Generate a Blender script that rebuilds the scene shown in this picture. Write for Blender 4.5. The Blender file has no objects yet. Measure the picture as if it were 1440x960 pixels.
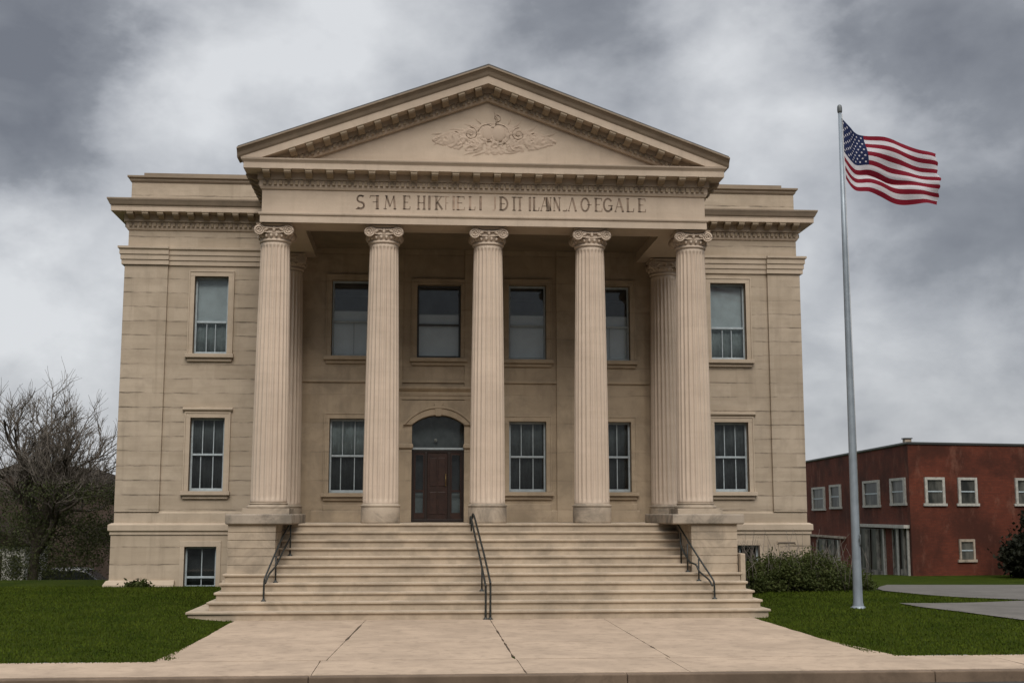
import bpy, bmesh, math, random
import numpy as np
from mathutils import Vector, Matrix, noise as mnoise
R = math.radians
random.seed(7)
scn = bpy.context.scene
C = scn.collection

# ---------------------------------------------------------------- camera
CAM_LOC = Vector((-1.366, -24.374, 2.0))
cam_d = bpy.data.cameras.new('camera'); cam = bpy.data.objects.new('camera', cam_d); C.objects.link(cam)
cam_d.sensor_width = 36; cam_d.lens = 1747/1440*36
cam_d.clip_start = .1; cam_d.clip_end = 3000
cam.location = CAM_LOC
cam.rotation_euler = (R(90+7.9), 0, -R(4.3))
scn.camera = cam

# ---------------------------------------------------------------- colour management
vs = scn.view_settings
vs.view_transform = 'Standard'; vs.look = 'None'; vs.gamma = 1; vs.use_curve_mapping = False
vs.exposure = 0.5
scn.cycles.max_bounces = 6; scn.cycles.diffuse_bounces = 3; scn.cycles.glossy_bounces = 3
scn.cycles.transparent_max_bounces = 12; scn.cycles.caustics_reflective = False; scn.cycles.caustics_refractive = False

# ---------------------------------------------------------------- node helper
class NT:
    def __init__(s, tree):
        s.t = tree; s.n = tree.nodes; s.l = tree.links
    def new(s, typ, **kw):
        nd = s.n.new(typ)
        ins = kw.pop('ins', {})
        for k, v in kw.items(): setattr(nd, k, v)
        for k, v in ins.items(): s.set(nd.inputs[k], v)
        return nd
    def set(s, sock, v):
        if isinstance(v, bpy.types.NodeSocket): s.l.new(v, sock)
        else: sock.default_value = v
    def m(s, op, a, b=None, c=None, clamp=False):
        nd = s.n.new('ShaderNodeMath'); nd.operation = op; nd.use_clamp = clamp
        s.set(nd.inputs[0], a)
        if b is not None: s.set(nd.inputs[1], b)
        if c is not None: s.set(nd.inputs[2], c)
        return nd.outputs[0]
    def vm(s, op, a, b=None, out=0):
        nd = s.n.new('ShaderNodeVectorMath'); nd.operation = op
        s.set(nd.inputs[0], a)
        if b is not None:
            if op == 'SCALE': s.set(nd.inputs[3], b)
            else: s.set(nd.inputs[1], b)
        return nd.outputs[out]
    def mix(s, f, a, b, mode='MIX'):
        nd = s.n.new('ShaderNodeMix'); nd.data_type = 'RGBA'; nd.blend_type = mode
        s.set(nd.inputs[0], f); s.set(nd.inputs[6], a); s.set(nd.inputs[7], b)
        return nd.outputs[2]
    def noise(s, vec, scale, detail=4, rough=.55, dist=0, col=False):
        nd = s.new('ShaderNodeTexNoise', ins={'Scale': scale, 'Detail': detail, 'Roughness': rough, 'Distortion': dist})
        s.l.new(vec, nd.inputs['Vector'])
        return nd.outputs[1 if col else 0]
    def ramp(s, v, a, b, lo=0., hi=1., smooth=True):
        nd = s.n.new('ShaderNodeMapRange'); nd.interpolation_type = 'SMOOTHSTEP' if smooth else 'LINEAR'
        s.set(nd.inputs[0], v); s.set(nd.inputs[1], a); s.set(nd.inputs[2], b); s.set(nd.inputs[3], lo); s.set(nd.inputs[4], hi)
        return nd.outputs[0]
    def sep(s, v):
        nd = s.n.new('ShaderNodeSeparateXYZ'); s.l.new(v, nd.inputs[0]); return nd.outputs
    def comb(s, x, y, z):
        nd = s.n.new('ShaderNodeCombineXYZ')
        for i, v in enumerate((x, y, z)): s.set(nd.inputs[i], v)
        return nd.outputs[0]
def col(r, g, b): return (r, g, b, 1)

# ---------------------------------------------------------------- sky: NISHITA behind an overcast of clouds
SUN_EL, SUN_AZ = R(45), R(178)          # azimuth of the light's source, clockwise from +Y
world = bpy.data.worlds.new('World'); scn.world = world; world.use_nodes = True
w = NT(world.node_tree); w.n.clear()
sky = w.new('ShaderNodeTexSky', sky_type='NISHITA', sun_disc=False, sun_elevation=SUN_EL, sun_rotation=SUN_AZ, air_density=1.0, dust_density=3.0)
D = w.new('ShaderNodeTexCoord').outputs['Generated']
dx, dy, dz = w.sep(D)
den = w.m('ADD', w.m('MAXIMUM', dz, 0.0), .22)
P = w.comb(w.m('DIVIDE', dx, den), w.m('DIVIDE', dy, den), 0.0)
warp = w.vm('SUBTRACT', w.noise(w.vm('MULTIPLY', D, (1, 1, 1.5)), 6.0, 6, .62, 0, True), (.5, .5, .5))
Dw = w.vm('ADD', D, w.vm('SCALE', warp, .15))
n1 = w.noise(w.vm('ADD', P, (3.3, 1.7, 0)), 1.5, 5, .5, .35)
n2 = w.noise(w.vm('ADD', w.vm('MULTIPLY', D, (1, 1, 1.45)), (1.3, 4.2, .4)), 8.5, 5, .50, .25)
n3c = w.noise(w.vm('MULTIPLY', D, (1, 1, 1.5)), 21.0, 6, .6, .2)
dens = w.m('ADD', w.m('MULTIPLY', w.m('SUBTRACT', n3c, .5), .34), w.m('ADD', w.m('MULTIPLY', w.m('SUBTRACT', n1, .37), .30), w.m('MULTIPLY', w.m('SUBTRACT', n2, .44), 1.30)))
# the large light and dark cloud masses stand in fixed directions of the sky: (azimuth deg from +Y, elevation deg, radius deg, weight)
BLOBS = [(-9.8,19.8,3.6,.30),(-10.6,17.6,3,.25),(-2.3,22.8,4,.28),(15,21.6,2.2,.16),(13.5,20.0,2.2,.14),(18.0,19.0,2.4,.22),(27.5,19.6,4,.14),
 (-18,12,4,.26),(-20,9,3.5,.25),(-15.5,8.5,2.8,.2),(19.5,9,3,.25),(25.5,11.7,3,.22),(26.5,7.6,2.6,.2),(23.5,3.5,3.4,.15),(-15,4,4,.22),(-20.5,2.5,3,.1),
 (-16,21.2,5,-.30),(-18.4,19,4,-.25),(-19.5,14.8,3,-.20),(-16.5,13.8,3.5,-.22),(7.5,22.6,3.6,-.22),(24.2,22.6,4.5,-.32),(20.3,23.2,3.5,-.22),(29,22.5,4,-.2),
 (27.5,13.8,4.4,-.30),(29,9.5,3.5,-.2),(1.5,21.5,3,-.12),(10,18.5,3,-.10),(26,18.5,2.5,-.14),(23.0,12.6,3.0,-.18),(28.5,5.2,4,-.22),(21.8,9.4,2.4,-.12),(-21.5,6,3,-.08),(-7.4,22.5,3.4,.04),(-13,14,3,.10),(3,18.5,4,.06),(22,16.5,3,.10)]
for az, el, rad, wt in BLOBS:
    v = (math.sin(R(az))*math.cos(R(el)), math.cos(R(az))*math.cos(R(el)), math.sin(R(el)))
    dist = w.vm('DISTANCE', Dw, v, out=1)
    g = w.ramp(dist, R(rad)*2.0, 0.0, 0.0, wt*(1.22 if wt < 0 else 1.05))
    dens = w.m('ADD', dens, g)
cr = w.new('ShaderNodeValToRGB'); w.l.new(w.ramp(dens, -.60, .58, 0, 1, False), cr.inputs[0])
e = cr.color_ramp.elements
e[0].position = 0.0; e[0].color = col(.165, .175, .200)
e[1].position = 1.0; e[1].color = col(.70, .715, .735)
for p_, c_ in ((.28, (.245, .258, .285)), (.5, (.40, .415, .445)), (.72, (.53, .545, .57))):
    x = e.new(p_); x.color = col(*c_)
# an overcast is brighter towards the zenith and around the veiled sun
up = w.ramp(dz, .36, .95, 1.0, 2.7)
sdir = (math.sin(SUN_AZ)*math.cos(SUN_EL), math.cos(SUN_AZ)*math.cos(SUN_EL), math.sin(SUN_EL))
veil = w.ramp(w.vm('DOT_PRODUCT', D, sdir, out=1), .60, 1.0, 0.0, 1.2)
# low southern sky, out of view, dimmed to keep fill light off the porch
south_dim = w.m('MULTIPLY', w.ramp(dy, .15, -.35), w.ramp(dz, .55, .20))
gain = w.m('MULTIPLY', w.m('ADD', up, veil), w.m('SUBTRACT', 1.0, w.m('MULTIPLY', south_dim, .72)))
cloud = w.vm('SCALE', cr.outputs[0], w.m('MULTIPLY', gain, 7.3))
skyc = w.mix(.94, sky.outputs[0], cloud)
bg = w.new('ShaderNodeBackground', ins={'Color': skyc, 'Strength': .1})
wo = w.new('ShaderNodeOutputWorld'); w.l.new(bg.outputs[0], wo.inputs[0])

# ---------------------------------------------------------------- sun through the overcast
sd = bpy.data.lights.new('sun', 'SUN'); sd.energy = 1.5; sd.angle = R(34); sd.color = (1, .93, .84)
sun = bpy.data.objects.new('sun', sd); C.objects.link(sun)
sun.rotation_euler = Vector(sdir).to_track_quat('Z', 'Y').to_euler()

# ================================================================ materials
def mat(name):
    m = bpy.data.materials.new(name); m.use_nodes = True
    t = NT(m.node_tree); b = t.n['Principled BSDF']
    return m, t, b
def pos(t): return t.new('ShaderNodeNewGeometry').outputs['Position']

def stone(name, base, course=None, joint=.5, stain=.5, grime=0.0, dark=(.16, .13, .095), rough=.86, bump=.25, streak=.5):
    m, t, b = mat(name)
    p = pos(t); x, y, z = t.sep(p)
    big = t.noise(p, .55, 5, .6, .4)
    mid = t.noise(p, 2.6, 6, .62, .2)
    fine = t.noise(p, 38, 3, .6)
    st = t.noise(t.vm('MULTIPLY', p, (5.5, 5.5, .32)), 1.0, 5, .6, .3)       # rain streaks
    lay = t.noise(t.vm('MULTIPLY', p, (.5, .5, 7.0)), 1.0, 4, .6, .2)         # bedding of the stone
    c = t.mix(t.ramp(big, .3, .7), col(*[v*.90 for v in base]), col(*[v*1.07 for v in base]))
    c = t.mix(t.m('MULTIPLY', t.ramp(mid, .4, .75), .28*stain), c, col(*dark))
    c = t.mix(t.m('MULTIPLY', t.ramp(st, .52, .78), .34*streak), c, col(*dark))
    c = t.mix(t.m('MULTIPLY', t.ramp(lay, .42, .74), .36*stain), c, col(base[0]*.62, base[1]*.60, base[2]*.56))
    c = t.mix(t.ramp(fine, .3, .7, 0, .12), c, col(base[0]*.7, base[1]*.68, base[2]*.64))
    if grime:
        gn = t.noise(p, 1.5, 7, .68, .6)
        c = t.mix(t.m('MULTIPLY', t.ramp(gn, .40, .66), grime), c, col(.085, .075, .06))
    h = t.m('ADD', t.m('MULTIPLY', fine, .3), t.m('MULTIPLY', mid, .5))
    if course:
        bed = t.m('DIVIDE', t.m('ADD', z, .06), course)
        row = t.m('FLOOR', bed); fr = t.m('FRACT', bed)
        e_ = t.m('MULTIPLY', t.m('MINIMUM', fr, t.m('SUBTRACT', 1.0, fr)), course)
        jn = t.noise(t.comb(t.m('MULTIPLY', x, 1.3), t.m('MULTIPLY', row, 3.7), y), 1.0, 4, .65)
        line = t.m('MULTIPLY', t.ramp(e_, .004, .030, 1, 0), t.ramp(jn, .42, .66, .06, 1.15))
        xs = t.m('ADD', t.m('DIVIDE', t.m('ADD', x, y), 1.05), t.m('MULTIPLY', row, .5))
        blk = t.new('ShaderNodeTexWhiteNoise', noise_dimensions='2D')
        t.l.new(t.comb(t.m('FLOOR', xs), row, 0.0), blk.inputs['Vector'])
        c = t.mix(t.ramp(blk.outputs[0], 0, 1, 0, .36), c, col(base[0]*.66, base[1]*.64, base[2]*.60))
        c = t.mix(t.m('MULTIPLY', line, joint), c, col(.10, .08, .058))
        # soot that gathers under each bed joint
        c = t.mix(t.m('MULTIPLY', t.m('MULTIPLY', t.ramp(fr, .72, 1.0), t.ramp(jn, .4, .75)), .22), c, col(*dark))
        h = t.m('SUBTRACT', h, t.m('MULTIPLY', line, .8))
    bp = t.new('ShaderNodeBump', ins={'Strength': bump, 'Distance': .02, 'Height': h})
    t.l.new(bp.outputs[0], b.inputs['Normal'])
    t.l.new(c, b.inputs['Base Color']); b.inputs['Roughness'].default_value = rough
    b.inputs['Specular IOR Level'].default_value = .25
    return m
LIME = (.455, .362, .268)
M = {}
M['wall'] = stone('ashlar limestone', (.440, .362, .276), course=.36, joint=.8, stain=1.1, streak=1.0)
M['trim'] = stone('dressed limestone', (.450, .368, .280), stain=.6, streak=.6)
M['column'] = stone('column limestone', (.535, .436, .345), stain=.45, streak=.55, dark=(.24, .17, .12))
M['entab'] = stone('entablature limestone', (.475, .385, .298), stain=.5, streak=.45)
M['relief'] = stone('carved relief stone', (.45, .355, .275), stain=.6, streak=.4)
M['cap'] = stone('weathered cap stone', (.35, .295, .235), stain=.9, grime=.7)
M['ped'] = stone('pedestal stone', (.43, .35, .262), stain=.8, grime=.45, streak=.7)
M['step'] = stone('step stone', (.45, .365, .272), stain=.9, streak=.3, grime=.30)
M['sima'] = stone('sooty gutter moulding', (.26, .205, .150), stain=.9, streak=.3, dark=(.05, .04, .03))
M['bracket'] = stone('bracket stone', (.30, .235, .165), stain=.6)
M['base'] = stone('column base stone', (.42, .345, .265), stain=.9, grime=.62)
M['porch'] = stone('porch wall limestone', (.435, .345, .245), course=.72, joint=.35, grime=.32, streak=.8)

M['ceiling'] = stone('shade darkened ceiling', (.23, .18, .125), stain=.6, grime=.3)  # the dark of the upper porch is put into the ceiling's base colour
def simple(name, c, rough=.6, metal=0, nscale=0, namt=.15, spec=.4, bump=0):
    m, t, b = mat(name)
    if nscale:
        n = t.noise(pos(t), nscale, 5, .6)
        cc = t.mix(t.ramp(n, .3, .7), col(*[v*(1-namt) for v in c]), col(*[v*(1+namt) for v in c]))
        t.l.new(cc, b.inputs['Base Color'])
        if bump:
            bp = t.new('ShaderNodeBump', ins={'Strength': bump, 'Distance': .02, 'Height': n}); t.l.new(bp.outputs[0], b.inputs['Normal'])
    else: b.inputs['Base Color'].default_value = col(*c)
    b.inputs['Roughness'].default_value = rough; b.inputs['Metallic'].default_value = metal
    b.inputs['Specular IOR Level'].default_value = spec
    return m
M['sash'] = simple('painted grey sash', (.34, .39, .41), .45, 0, 9, .12)
M['darksash'] = simple('dark bronze sash', (.05, .052, .052), .4)
M['blind'] = simple('grey window blind', (.60, .67, .68), .9, 0, 3, .10)
M['curtain'] = simple('grey curtain', (.10, .112, .112), .9, 0, 3, .3)
M['porchblind'] = simple('pale porch window blind', (.84, .88, .88), .9, 0, 3, .05)
M['darkshade'] = simple('dark window shade', (.040, .044, .044), .9, 0, 3, .3)
M['inside'] = simple('dim interior', (.03, .03, .028), .9)
M['wood'] = simple('dark stained door wood', (.034, .016, .011), .4, 0, 6, .3)
M['doorframe'] = simple('dark door frame', (.022, .014, .011), .4)
M['iron'] = simple('black painted iron', (.018, .02, .018), .45, 0, 30, .3)
M['roof'] = simple('grey roof membrane', (.10, .095, .09), .9, 0, 4, .2)
M['pole'] = simple('weathered aluminium pole', (.24, .275, .305), .45, .35, 3, .12)
M['polecap'] = simple('dull pole cap', (.12, .13, .13), .5, .4)
M['white'] = simple('dirty white paint', (.33, .32, .285), .7, 0, 6, .2)
M['greywood'] = simple('rotten grey timber', (.13, .12, .10), .9, 0, 2.5, .55)
M['dirt'] = simple('dark joint dirt', (.045, .036, .027), .95)
M['brass'] = simple('dull brass', (.25, .17, .07), .4, .8)
def glassmat(name, tint, refl):
    m, t, b = mat(name)
    tr = t.new('ShaderNodeBsdfTransparent', ins={'Color': col(*tint)})
    gl = t.new('ShaderNodeBsdfGlossy', ins={'Color': col(.9, .95, 1), 'Roughness': .03})
    fr = t.new('ShaderNodeFresnel', ins={'IOR': 1.5})
    mx = t.new('ShaderNodeMixShader'); t.l.new(t.m('MULTIPLY', fr.outputs[0], refl, clamp=True), mx.inputs[0])
    t.l.new(tr.outputs[0], mx.inputs[1]); t.l.new(gl.outputs[0], mx.inputs[2])
    t.l.new(mx.outputs[0], t.n['Material Output'].inputs[0])
    return m
M['glass'] = glassmat('window glass', (.93, .95, .955), .85)

# ================================================================ mesh helper
class MB:
    def __init__(s): s.v = []; s.f = []; s.sm = []
    def add(s, vs, fs, smooth=False):
        o = len(s.v); s.v += [tuple(v) for v in vs]
        s.f += [tuple(i+o for i in f) for f in fs]; s.sm += [smooth]*len(fs)
        return s
    def box(s, x0, x1, y0, y1, z0, z1):
        return s.add([(x, y, z) for x in (x0, x1) for y in (y0, y1) for z in (z0, z1)],
              [(0,1,3,2),(4,6,7,5),(0,4,5,1),(2,3,7,6),(0,2,6,4),(1,5,7,3)])
    def xform(s, mtx, start=0):
        for i in range(start, len(s.v)): s.v[i] = tuple(mtx @ Vector(s.v[i]))
        return s
    def lathe(s, prof, cx, cy, n=48, smooth=True, caps=True, rfun=None):
        vs, fs = [], []
        for r, z in prof:
            for i in range(n):
                a = 2*math.pi*i/n; rr = rfun(r, a, z) if rfun else r
                vs.append((cx+rr*math.cos(a), cy+rr*math.sin(a), z))
        for k in range(len(prof)-1):
            for i in range(n):
                j = (i+1) % n; fs.append((k*n+i, k*n+j, (k+1)*n+j, (k+1)*n+i))
        if caps:
            fs.append(tuple(range(n-1, -1, -1))); fs.append(tuple((len(prof)-1)*n+i for i in range(n)))
        return s.add(vs, fs, smooth)
    def tube(s, pts, rad, n=8, smooth=True):
        pts = [Vector(p) for p in pts]
        if not hasattr(rad, '__len__'): rad = [rad]*len(pts)
        vs, fs = [], []; up = None
        for i, p in enumerate(pts):
            d = (pts[min(i+1, len(pts)-1)]-pts[max(i-1, 0)])
            d = d.normalized() if d.length > 1e-9 else Vector((0, 0, 1))
            if up is None: up = Vector((0, 0, 1)) if abs(d.z) < .9 else Vector((1, 0, 0))
            a = d.cross(up); a = a.normalized() if a.length > 1e-6 else d.orthogonal().normalized()
            b_ = d.cross(a).normalized(); up = -b_ if False else up
            for k in range(n):
                t_ = 2*math.pi*k/n; vs.append(p+(a*math.cos(t_)+b_*math.sin(t_))*rad[i])
        for i in range(len(pts)-1):
            for k in range(n):
                j = (k+1) % n; fs.append((i*n+k, i*n+j, (i+1)*n+j, (i+1)*n+k))
        fs.append(tuple(range(n))); fs.append(tuple((len(pts)-1)*n+k for k in range(n-1, -1, -1)))
        return s.add(vs, fs, smooth)
    def sweep(s, prof, pts, smooth=False):
        """profile of (out, z) swept along a plan polyline; outward is the right of the direction of travel, corners mitred"""
        pts = [Vector((p[0], p[1])) for p in pts]; vs = []; fs = []; n = len(prof)
        for i, p in enumerate(pts):
            ns = []
            if i > 0: d = (p-pts[i-1]).normalized(); ns.append(Vector((d.y, -d.x)))
            if i < len(pts)-1: d = (pts[i+1]-p).normalized(); ns.append(Vector((d.y, -d.x)))
            if len(ns) == 2:
                q = (ns[0]+ns[1]).normalized(); q = q/max(.2, q.dot(ns[0]))
            else: q = ns[0]
            for o_, z in prof: vs.append((p.x+q.x*o_, p.y+q.y*o_, z))
        for i in range(len(pts)-1):
            for k in range(n):
                j = (k+1) % n; fs.append((i*n+k, i*n+j, (i+1)*n+j, (i+1)*n+k))
        fs.append(tuple(range(n))); fs.append(tuple((len(pts)-1)*n+k for k in range(n-1, -1, -1)))
        return s.add(vs, fs, smooth)
    def prism(s, poly, y0, y1):
        """polygon in x, z pushed from y0 to y1"""
        n = len(poly)
        vs = [(x, y0, z) for x, z in poly]+[(x, y1, z) for x, z in poly]
        fs = [tuple(range(n)), tuple(range(2*n-1, n-1, -1))]+[(i, (i+1) % n, n+(i+1) % n, n+i) for i in range(n)]
        return s.add(vs, fs)
    def rings(s, x0, x1, y0, y1, lv):
        """rectangular block of connected rings: lv = [(z, inset)]"""
        vs, fs = [], []
        for z, i in lv: vs += [(x0+i, y0+i, z), (x1-i, y0+i, z), (x1-i, y1-i, z), (x0+i, y1-i, z)]
        for k in range(len(lv)-1):
            for a in range(4):
                b_ = (a+1) % 4; fs.append((k*4+a, k*4+b_, k*4+4+b_, k*4+4+a))
        fs.append((3, 2, 1, 0)); q = 4*(len(lv)-1); fs.append((q, q+1, q+2, q+3))
        return s.add(vs, fs)
    def mesh(s, name, m, recalc=True):
        me = bpy.data.meshes.new(name); me.from_pydata(s.v, [], s.f)
        me.polygons.foreach_set('use_smooth', s.sm)
        if recalc:
            bm = bmesh.new(); bm.from_mesh(me); bmesh.ops.recalc_face_normals(bm, faces=bm.faces); bm.to_mesh(me); bm.free()
        me.materials.append(m if not isinstance(m, str) else M[m]); me.update()
        return me
    def build(s, name, m, parent=None, bevel=0, recalc=True, clip=None):
        me = s.mesh(name, m, recalc)
        if clip:
            bm = bmesh.new(); bm.from_mesh(me)
            r = bmesh.ops.bisect_plane(bm, geom=bm.verts[:]+bm.edges[:]+bm.faces[:], plane_co=clip[0], plane_no=clip[1], clear_inner=True)
            bm.to_mesh(me); bm.free()
        return link(name, me, parent, bevel)
def link(name, me, parent=None, bevel=0):
    o = bpy.data.objects.new(name, me); C.objects.link(o)
    if parent:
        o.parent = parent; o.matrix_parent_inverse = world_mtx(parent).inverted()
    if bevel:
        b = o.modifiers.new('bevel', 'BEVEL'); b.width = bevel; b.segments = 2; b.limit_method = 'ANGLE'; b.angle_limit = R(35)
    return o
def world_mtx(o):
    m = o.matrix_basis
    return m if not o.parent else world_mtx(o.parent) @ o.matrix_parent_inverse @ m
def tag(o, label=None, cat=None, group=None, kind=None):
    for k, v in (('label', label), ('category', cat), ('group', group), ('kind', kind)):
        if v: o[k] = v
    return o
def thing(name, loc, label, cat, group=None, rz=0):
    o = bpy.data.objects.new(name, None); C.objects.link(o); o.location = loc; o.rotation_euler = (0, 0, rz); o.empty_display_size = .2
    return tag(o, label, cat, group)
def copy_tree(o, parent=None):
    c = o.copy(); C.objects.link(c)
    if parent: c.parent = parent
    for ch in list(o.children): copy_tree(ch, c)
    return c

# ================================================================ ground
def sstep(a, b, v):
    t = np.clip((v-a)/(b-a), 0, 1); return t*t*(3-2*t)
def gz(x, y):
    x = np.asarray(x, float); y = np.asarray(y, float)
    crest = .27*sstep(-5.5, 6.0, y) - 2.25*sstep(9.0, 34.0, y)
    right = .12*sstep(-5.5, 0.0, y) - 1.10*sstep(1.5, 34.0, y) - 1.1*sstep(34, 60, y)
    k = sstep(8.3, 11.5, x)
    g = crest*(1-k)+right*k
    dd_ = np.minimum(np.minimum(x+4.86, 5.22-x), -y+6)
    path = sstep(-1.5, -.02, dd_)     # level beside and under the approach walk
    g = g*(1-path) - .09*sstep(.0, .12, dd_)*(y < .3)
    g = g - .25*sstep(60, 300, np.abs(x)) 
    return np.where(y < -6.2, -.0 + 0*g, g)
def terrain():
    xs = np.concatenate([[-900,-400,-200,-120,-80], np.arange(-60,-22,3.), np.arange(-22,-5.1,.45), [-5.0,-4.9,-4.85,-4.73,-4.5,-4,-2,0,2,4,4.8,5.08,5.21,5.25,5.4], np.arange(5.6,24,.45), np.arange(24,60,2.), [80,120,200,400,900]])
    ys = np.concatenate([np.arange(-6.5,10,.25), np.arange(10,40,1.), np.arange(40,70,4.), [90,130,200,400,900]])
    X, Y = np.meshgrid(xs, ys); Z = gz(X, Y)-.012
    nx = len(xs)
    b = MB(); b.v = list(zip(X.ravel().tolist(), Y.ravel().tolist(), Z.ravel().tolist()))
    for j in range(len(ys)-1):
        for i in range(nx-1):
            b.f.append((j*nx+i, j*nx+i+1, (j+1)*nx+i+1, (j+1)*nx+i)); b.sm.append(True)
    return b
m, t, b = mat('lawn turf'); p = pos(t)
n = t.noise(p, 1.1, 6, .65, .3); n2_ = t.noise(p, 14, 4, .7); n3 = t.noise(t.vm('MULTIPLY', p, (60, 60, 60)), 1, 2, .6)
c = t.mix(t.ramp(n, .3, .7), col(.020, .032, .003), col(.043, .056, .007))
c = t.mix(t.ramp(n2_, .4, .75, 0, .5), c, col(.020, .034, .006))
c = t.mix(t.ramp(n3, .45, .8, 0, .4), c, col(.06, .085, .018))
t.l.new(c, b.inputs['Base Color']); b.inputs['Roughness'].default_value = .95; b.inputs['Specular IOR Level'].default_value = .02
bp = t.new('ShaderNodeBump', ins={'Strength': .8, 'Distance': .05, 'Height': n3}); t.l.new(bp.outputs[0], b.inputs['Normal'])
M['turf'] = m
tag(terrain().build('lawn', 'turf', recalc=False), kind='structure')

# grass blades on the near lawns
def blades():
    rng = np.random.default_rng(3)
    def field(x0, x1, y0, y1, n):
        return np.stack([rng.uniform(x0, x1, n), rng.uniform(y0, y1, n)], 1)
    pts = np.concatenate([field(-17, -4.82, -6.45, 7.0, 62000), field(5.18, 13.5, -6.3, 4.5, 40000), field(-4.95, -4.75, -6.3, -.05, 1500), field(5.12, 5.3, -6.0, -.2, 1500), field(-4.84, -4.66, -6.5, -.1, 1100), field(-17, -4.9, -6.72, -6.4, 2600), field(5.4, 11.5, -6.72, -6.3, 1500)])
    ok = np.ones(len(pts), bool)
    X, Y = pts[:, 0], pts[:, 1]
    ok &= ~((X > -5.72) & (X < 5.55) & (Y > -.05))           # steps
    ok &= ~((X > -8.95) & (X < 8.7) & (Y > 6.75))
    ok &= ~((X > -4.80) & (X < 5.14)) | ((X > -4.8) & (X < -4.70+.05*np.sin(Y*7)) & (Y < -.1))
    ok &= ~on_lot(X, Y)
    pts = pts[ok]; n = len(pts)
    h = rng.uniform(.022, .05, n); a = rng.uniform(0, 2*np.pi, n); wd = rng.uniform(.008, .016, n)
    lean = rng.uniform(-.02, .02, (n, 2))
    z = gz(pts[:, 0], pts[:, 1])-.014
    V = np.zeros((n, 3, 3)); ca, sa = np.cos(a)*wd, np.sin(a)*wd
    V[:, 0] = np.stack([pts[:, 0]-ca, pts[:, 1]-sa, z], 1); V[:, 1] = np.stack([pts[:, 0]+ca, pts[:, 1]+sa, z], 1)
    V[:, 2] = np.stack([pts[:, 0]+lean[:, 0], pts[:, 1]+lean[:, 1], z+h], 1)
    me = bpy.data.meshes.new('grass'); me.vertices.add(3*n); me.vertices.foreach_set('co', V.ravel())
    me.loops.add(3*n); me.loops.foreach_set('vertex_index', np.arange(3*n)); me.polygons.add(n)
    me.polygons.foreach_set('loop_start', np.arange(0, 3*n, 3)); me.update(); me.validate()
    m, t, b = mat('grass blade'); p = pos(t)
    n_ = t.noise(p, .8, 6, .68, .5); f = t.noise(p, 55, 1, .5)
    c = t.mix(t.ramp(n_, .3, .7), col(.026, .047, .004), col(.058, .082, .009)); c = t.mix(t.ramp(f, .4, .75, 0, .6), c, col(.075, .074, .018))
    t.l.new(c, b.inputs['Base Color']); b.inputs['Roughness'].default_value = 1; b.inputs['Specular IOR Level'].default_value = .02
    me.materials.append(m); o = bpy.data.objects.new('grass', me); C.objects.link(o); tag(o, kind='stuff')

# parking lot and side path on the right, lying on the slope
LOT = [(8.6,1.2),(8.75,.5),(9.2,-.4),(9.75,-1.95),(10.6,-4),(11.4,-6.3),(40,-6.3),(40,2.60),(12.2,2.60),(11.6,2.35),(10.05,1.5),(9.2,1.25)]
LOT2 = [(9.7,5.0),(10.4,4.25),(11.15,3.65),(11.85,2.95),(12.2,2.62),(40,2.62),(40,17.5),(20.4,19.5),(16.3,22.1),(13,14),(10.6,8)]
def inside(poly, X, Y):
    r = np.zeros(np.shape(X), bool); n = len(poly)
    for i in range(n):
        x0, y0 = poly[i]; x1, y1 = poly[(i+1) % n]
        c_ = ((y0 > Y) != (y1 > Y)) & (X < (x1-x0)*(Y-y0)/((y1-y0) if y1 != y0 else 1e-9)+x0); r ^= c_
    return r
def on_lot(X, Y): return inside(LOT, X, Y) | inside(LOT2, X, Y)
def drape(name, poly, matname, dz=.004):
    bm = bmesh.new(); vs_ = [bm.verts.new((x, y, 0)) for x, y in poly]; bm.faces.new(vs_)
    for k in range(int(min(v[0] for v in poly))+1, int(max(v[0] for v in poly))+1, 1):
        bmesh.ops.bisect_plane(bm, geom=bm.verts[:]+bm.edges[:]+bm.faces[:], plane_co=(k, 0, 0), plane_no=(1, 0, 0))
    for k in range(int(min(v[1] for v in poly)), int(max(v[1] for v in poly))+1, 1):
        bmesh.ops.bisect_plane(bm, geom=bm.verts[:]+bm.edges[:]+bm.faces[:], plane_co=(0, k, 0), plane_no=(0, 1, 0))
    for v in bm.verts: v.co.z = float(gz(v.co.x, v.co.y))+dz+.006
    bmesh.ops.recalc_face_normals(bm, faces=bm.faces)
    me = bpy.data.meshes.new(name); bm.to_mesh(me); bm.free(); me.materials.append(M[matname])
    o = bpy.data.objects.new(name, me); C.objects.link(o); return o
def pavemat(name, base, amt=.2):
    m, t, b = mat(name); p = pos(t)
    n = t.noise(p, .9, 6, .65, .4); f = t.noise(p, 45, 3, .6); g = t.noise(p, 4, 6, .7, .5)
    c = t.mix(t.ramp(n, .3, .7), col(*[v*(1-amt) for v in base]), col(*[v*(1+amt*.6) for v in base]))
    c = t.mix(t.ramp(g, .46, .70, 0, .55), c, col(*[v*.55 for v in base])); c = t.mix(t.ramp(f, .4, .7, 0, .22), c, col(*[v*.6 for v in base]))
    t.l.new(c, b.inputs['Base Color']); b.inputs['Roughness'].default_value = .9; b.inputs['Specular IOR Level'].default_value = .2
    bp = t.new('ShaderNodeBump', ins={'Strength': .25, 'Distance': .01, 'Height': t.m('ADD', f, g)}); t.l.new(bp.outputs[0], b.inputs['Normal'])
    return m
M['concrete'] = pavemat('worn concrete', (.40, .305, .222), .16)
M['asphalt'] = pavemat('asphalt', (.05, .048, .045))
M['greylot'] = pavemat('grey lot paving', (.125, .115, .102))
M['kerb'] = pavemat('dirty kerb stone', (.16, .115, .080), .3)
tag(drape('side_path', LOT, 'greylot'), kind='structure')
tag(drape('parking_lot', LOT2, 'greylot'), kind='structure')
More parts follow.
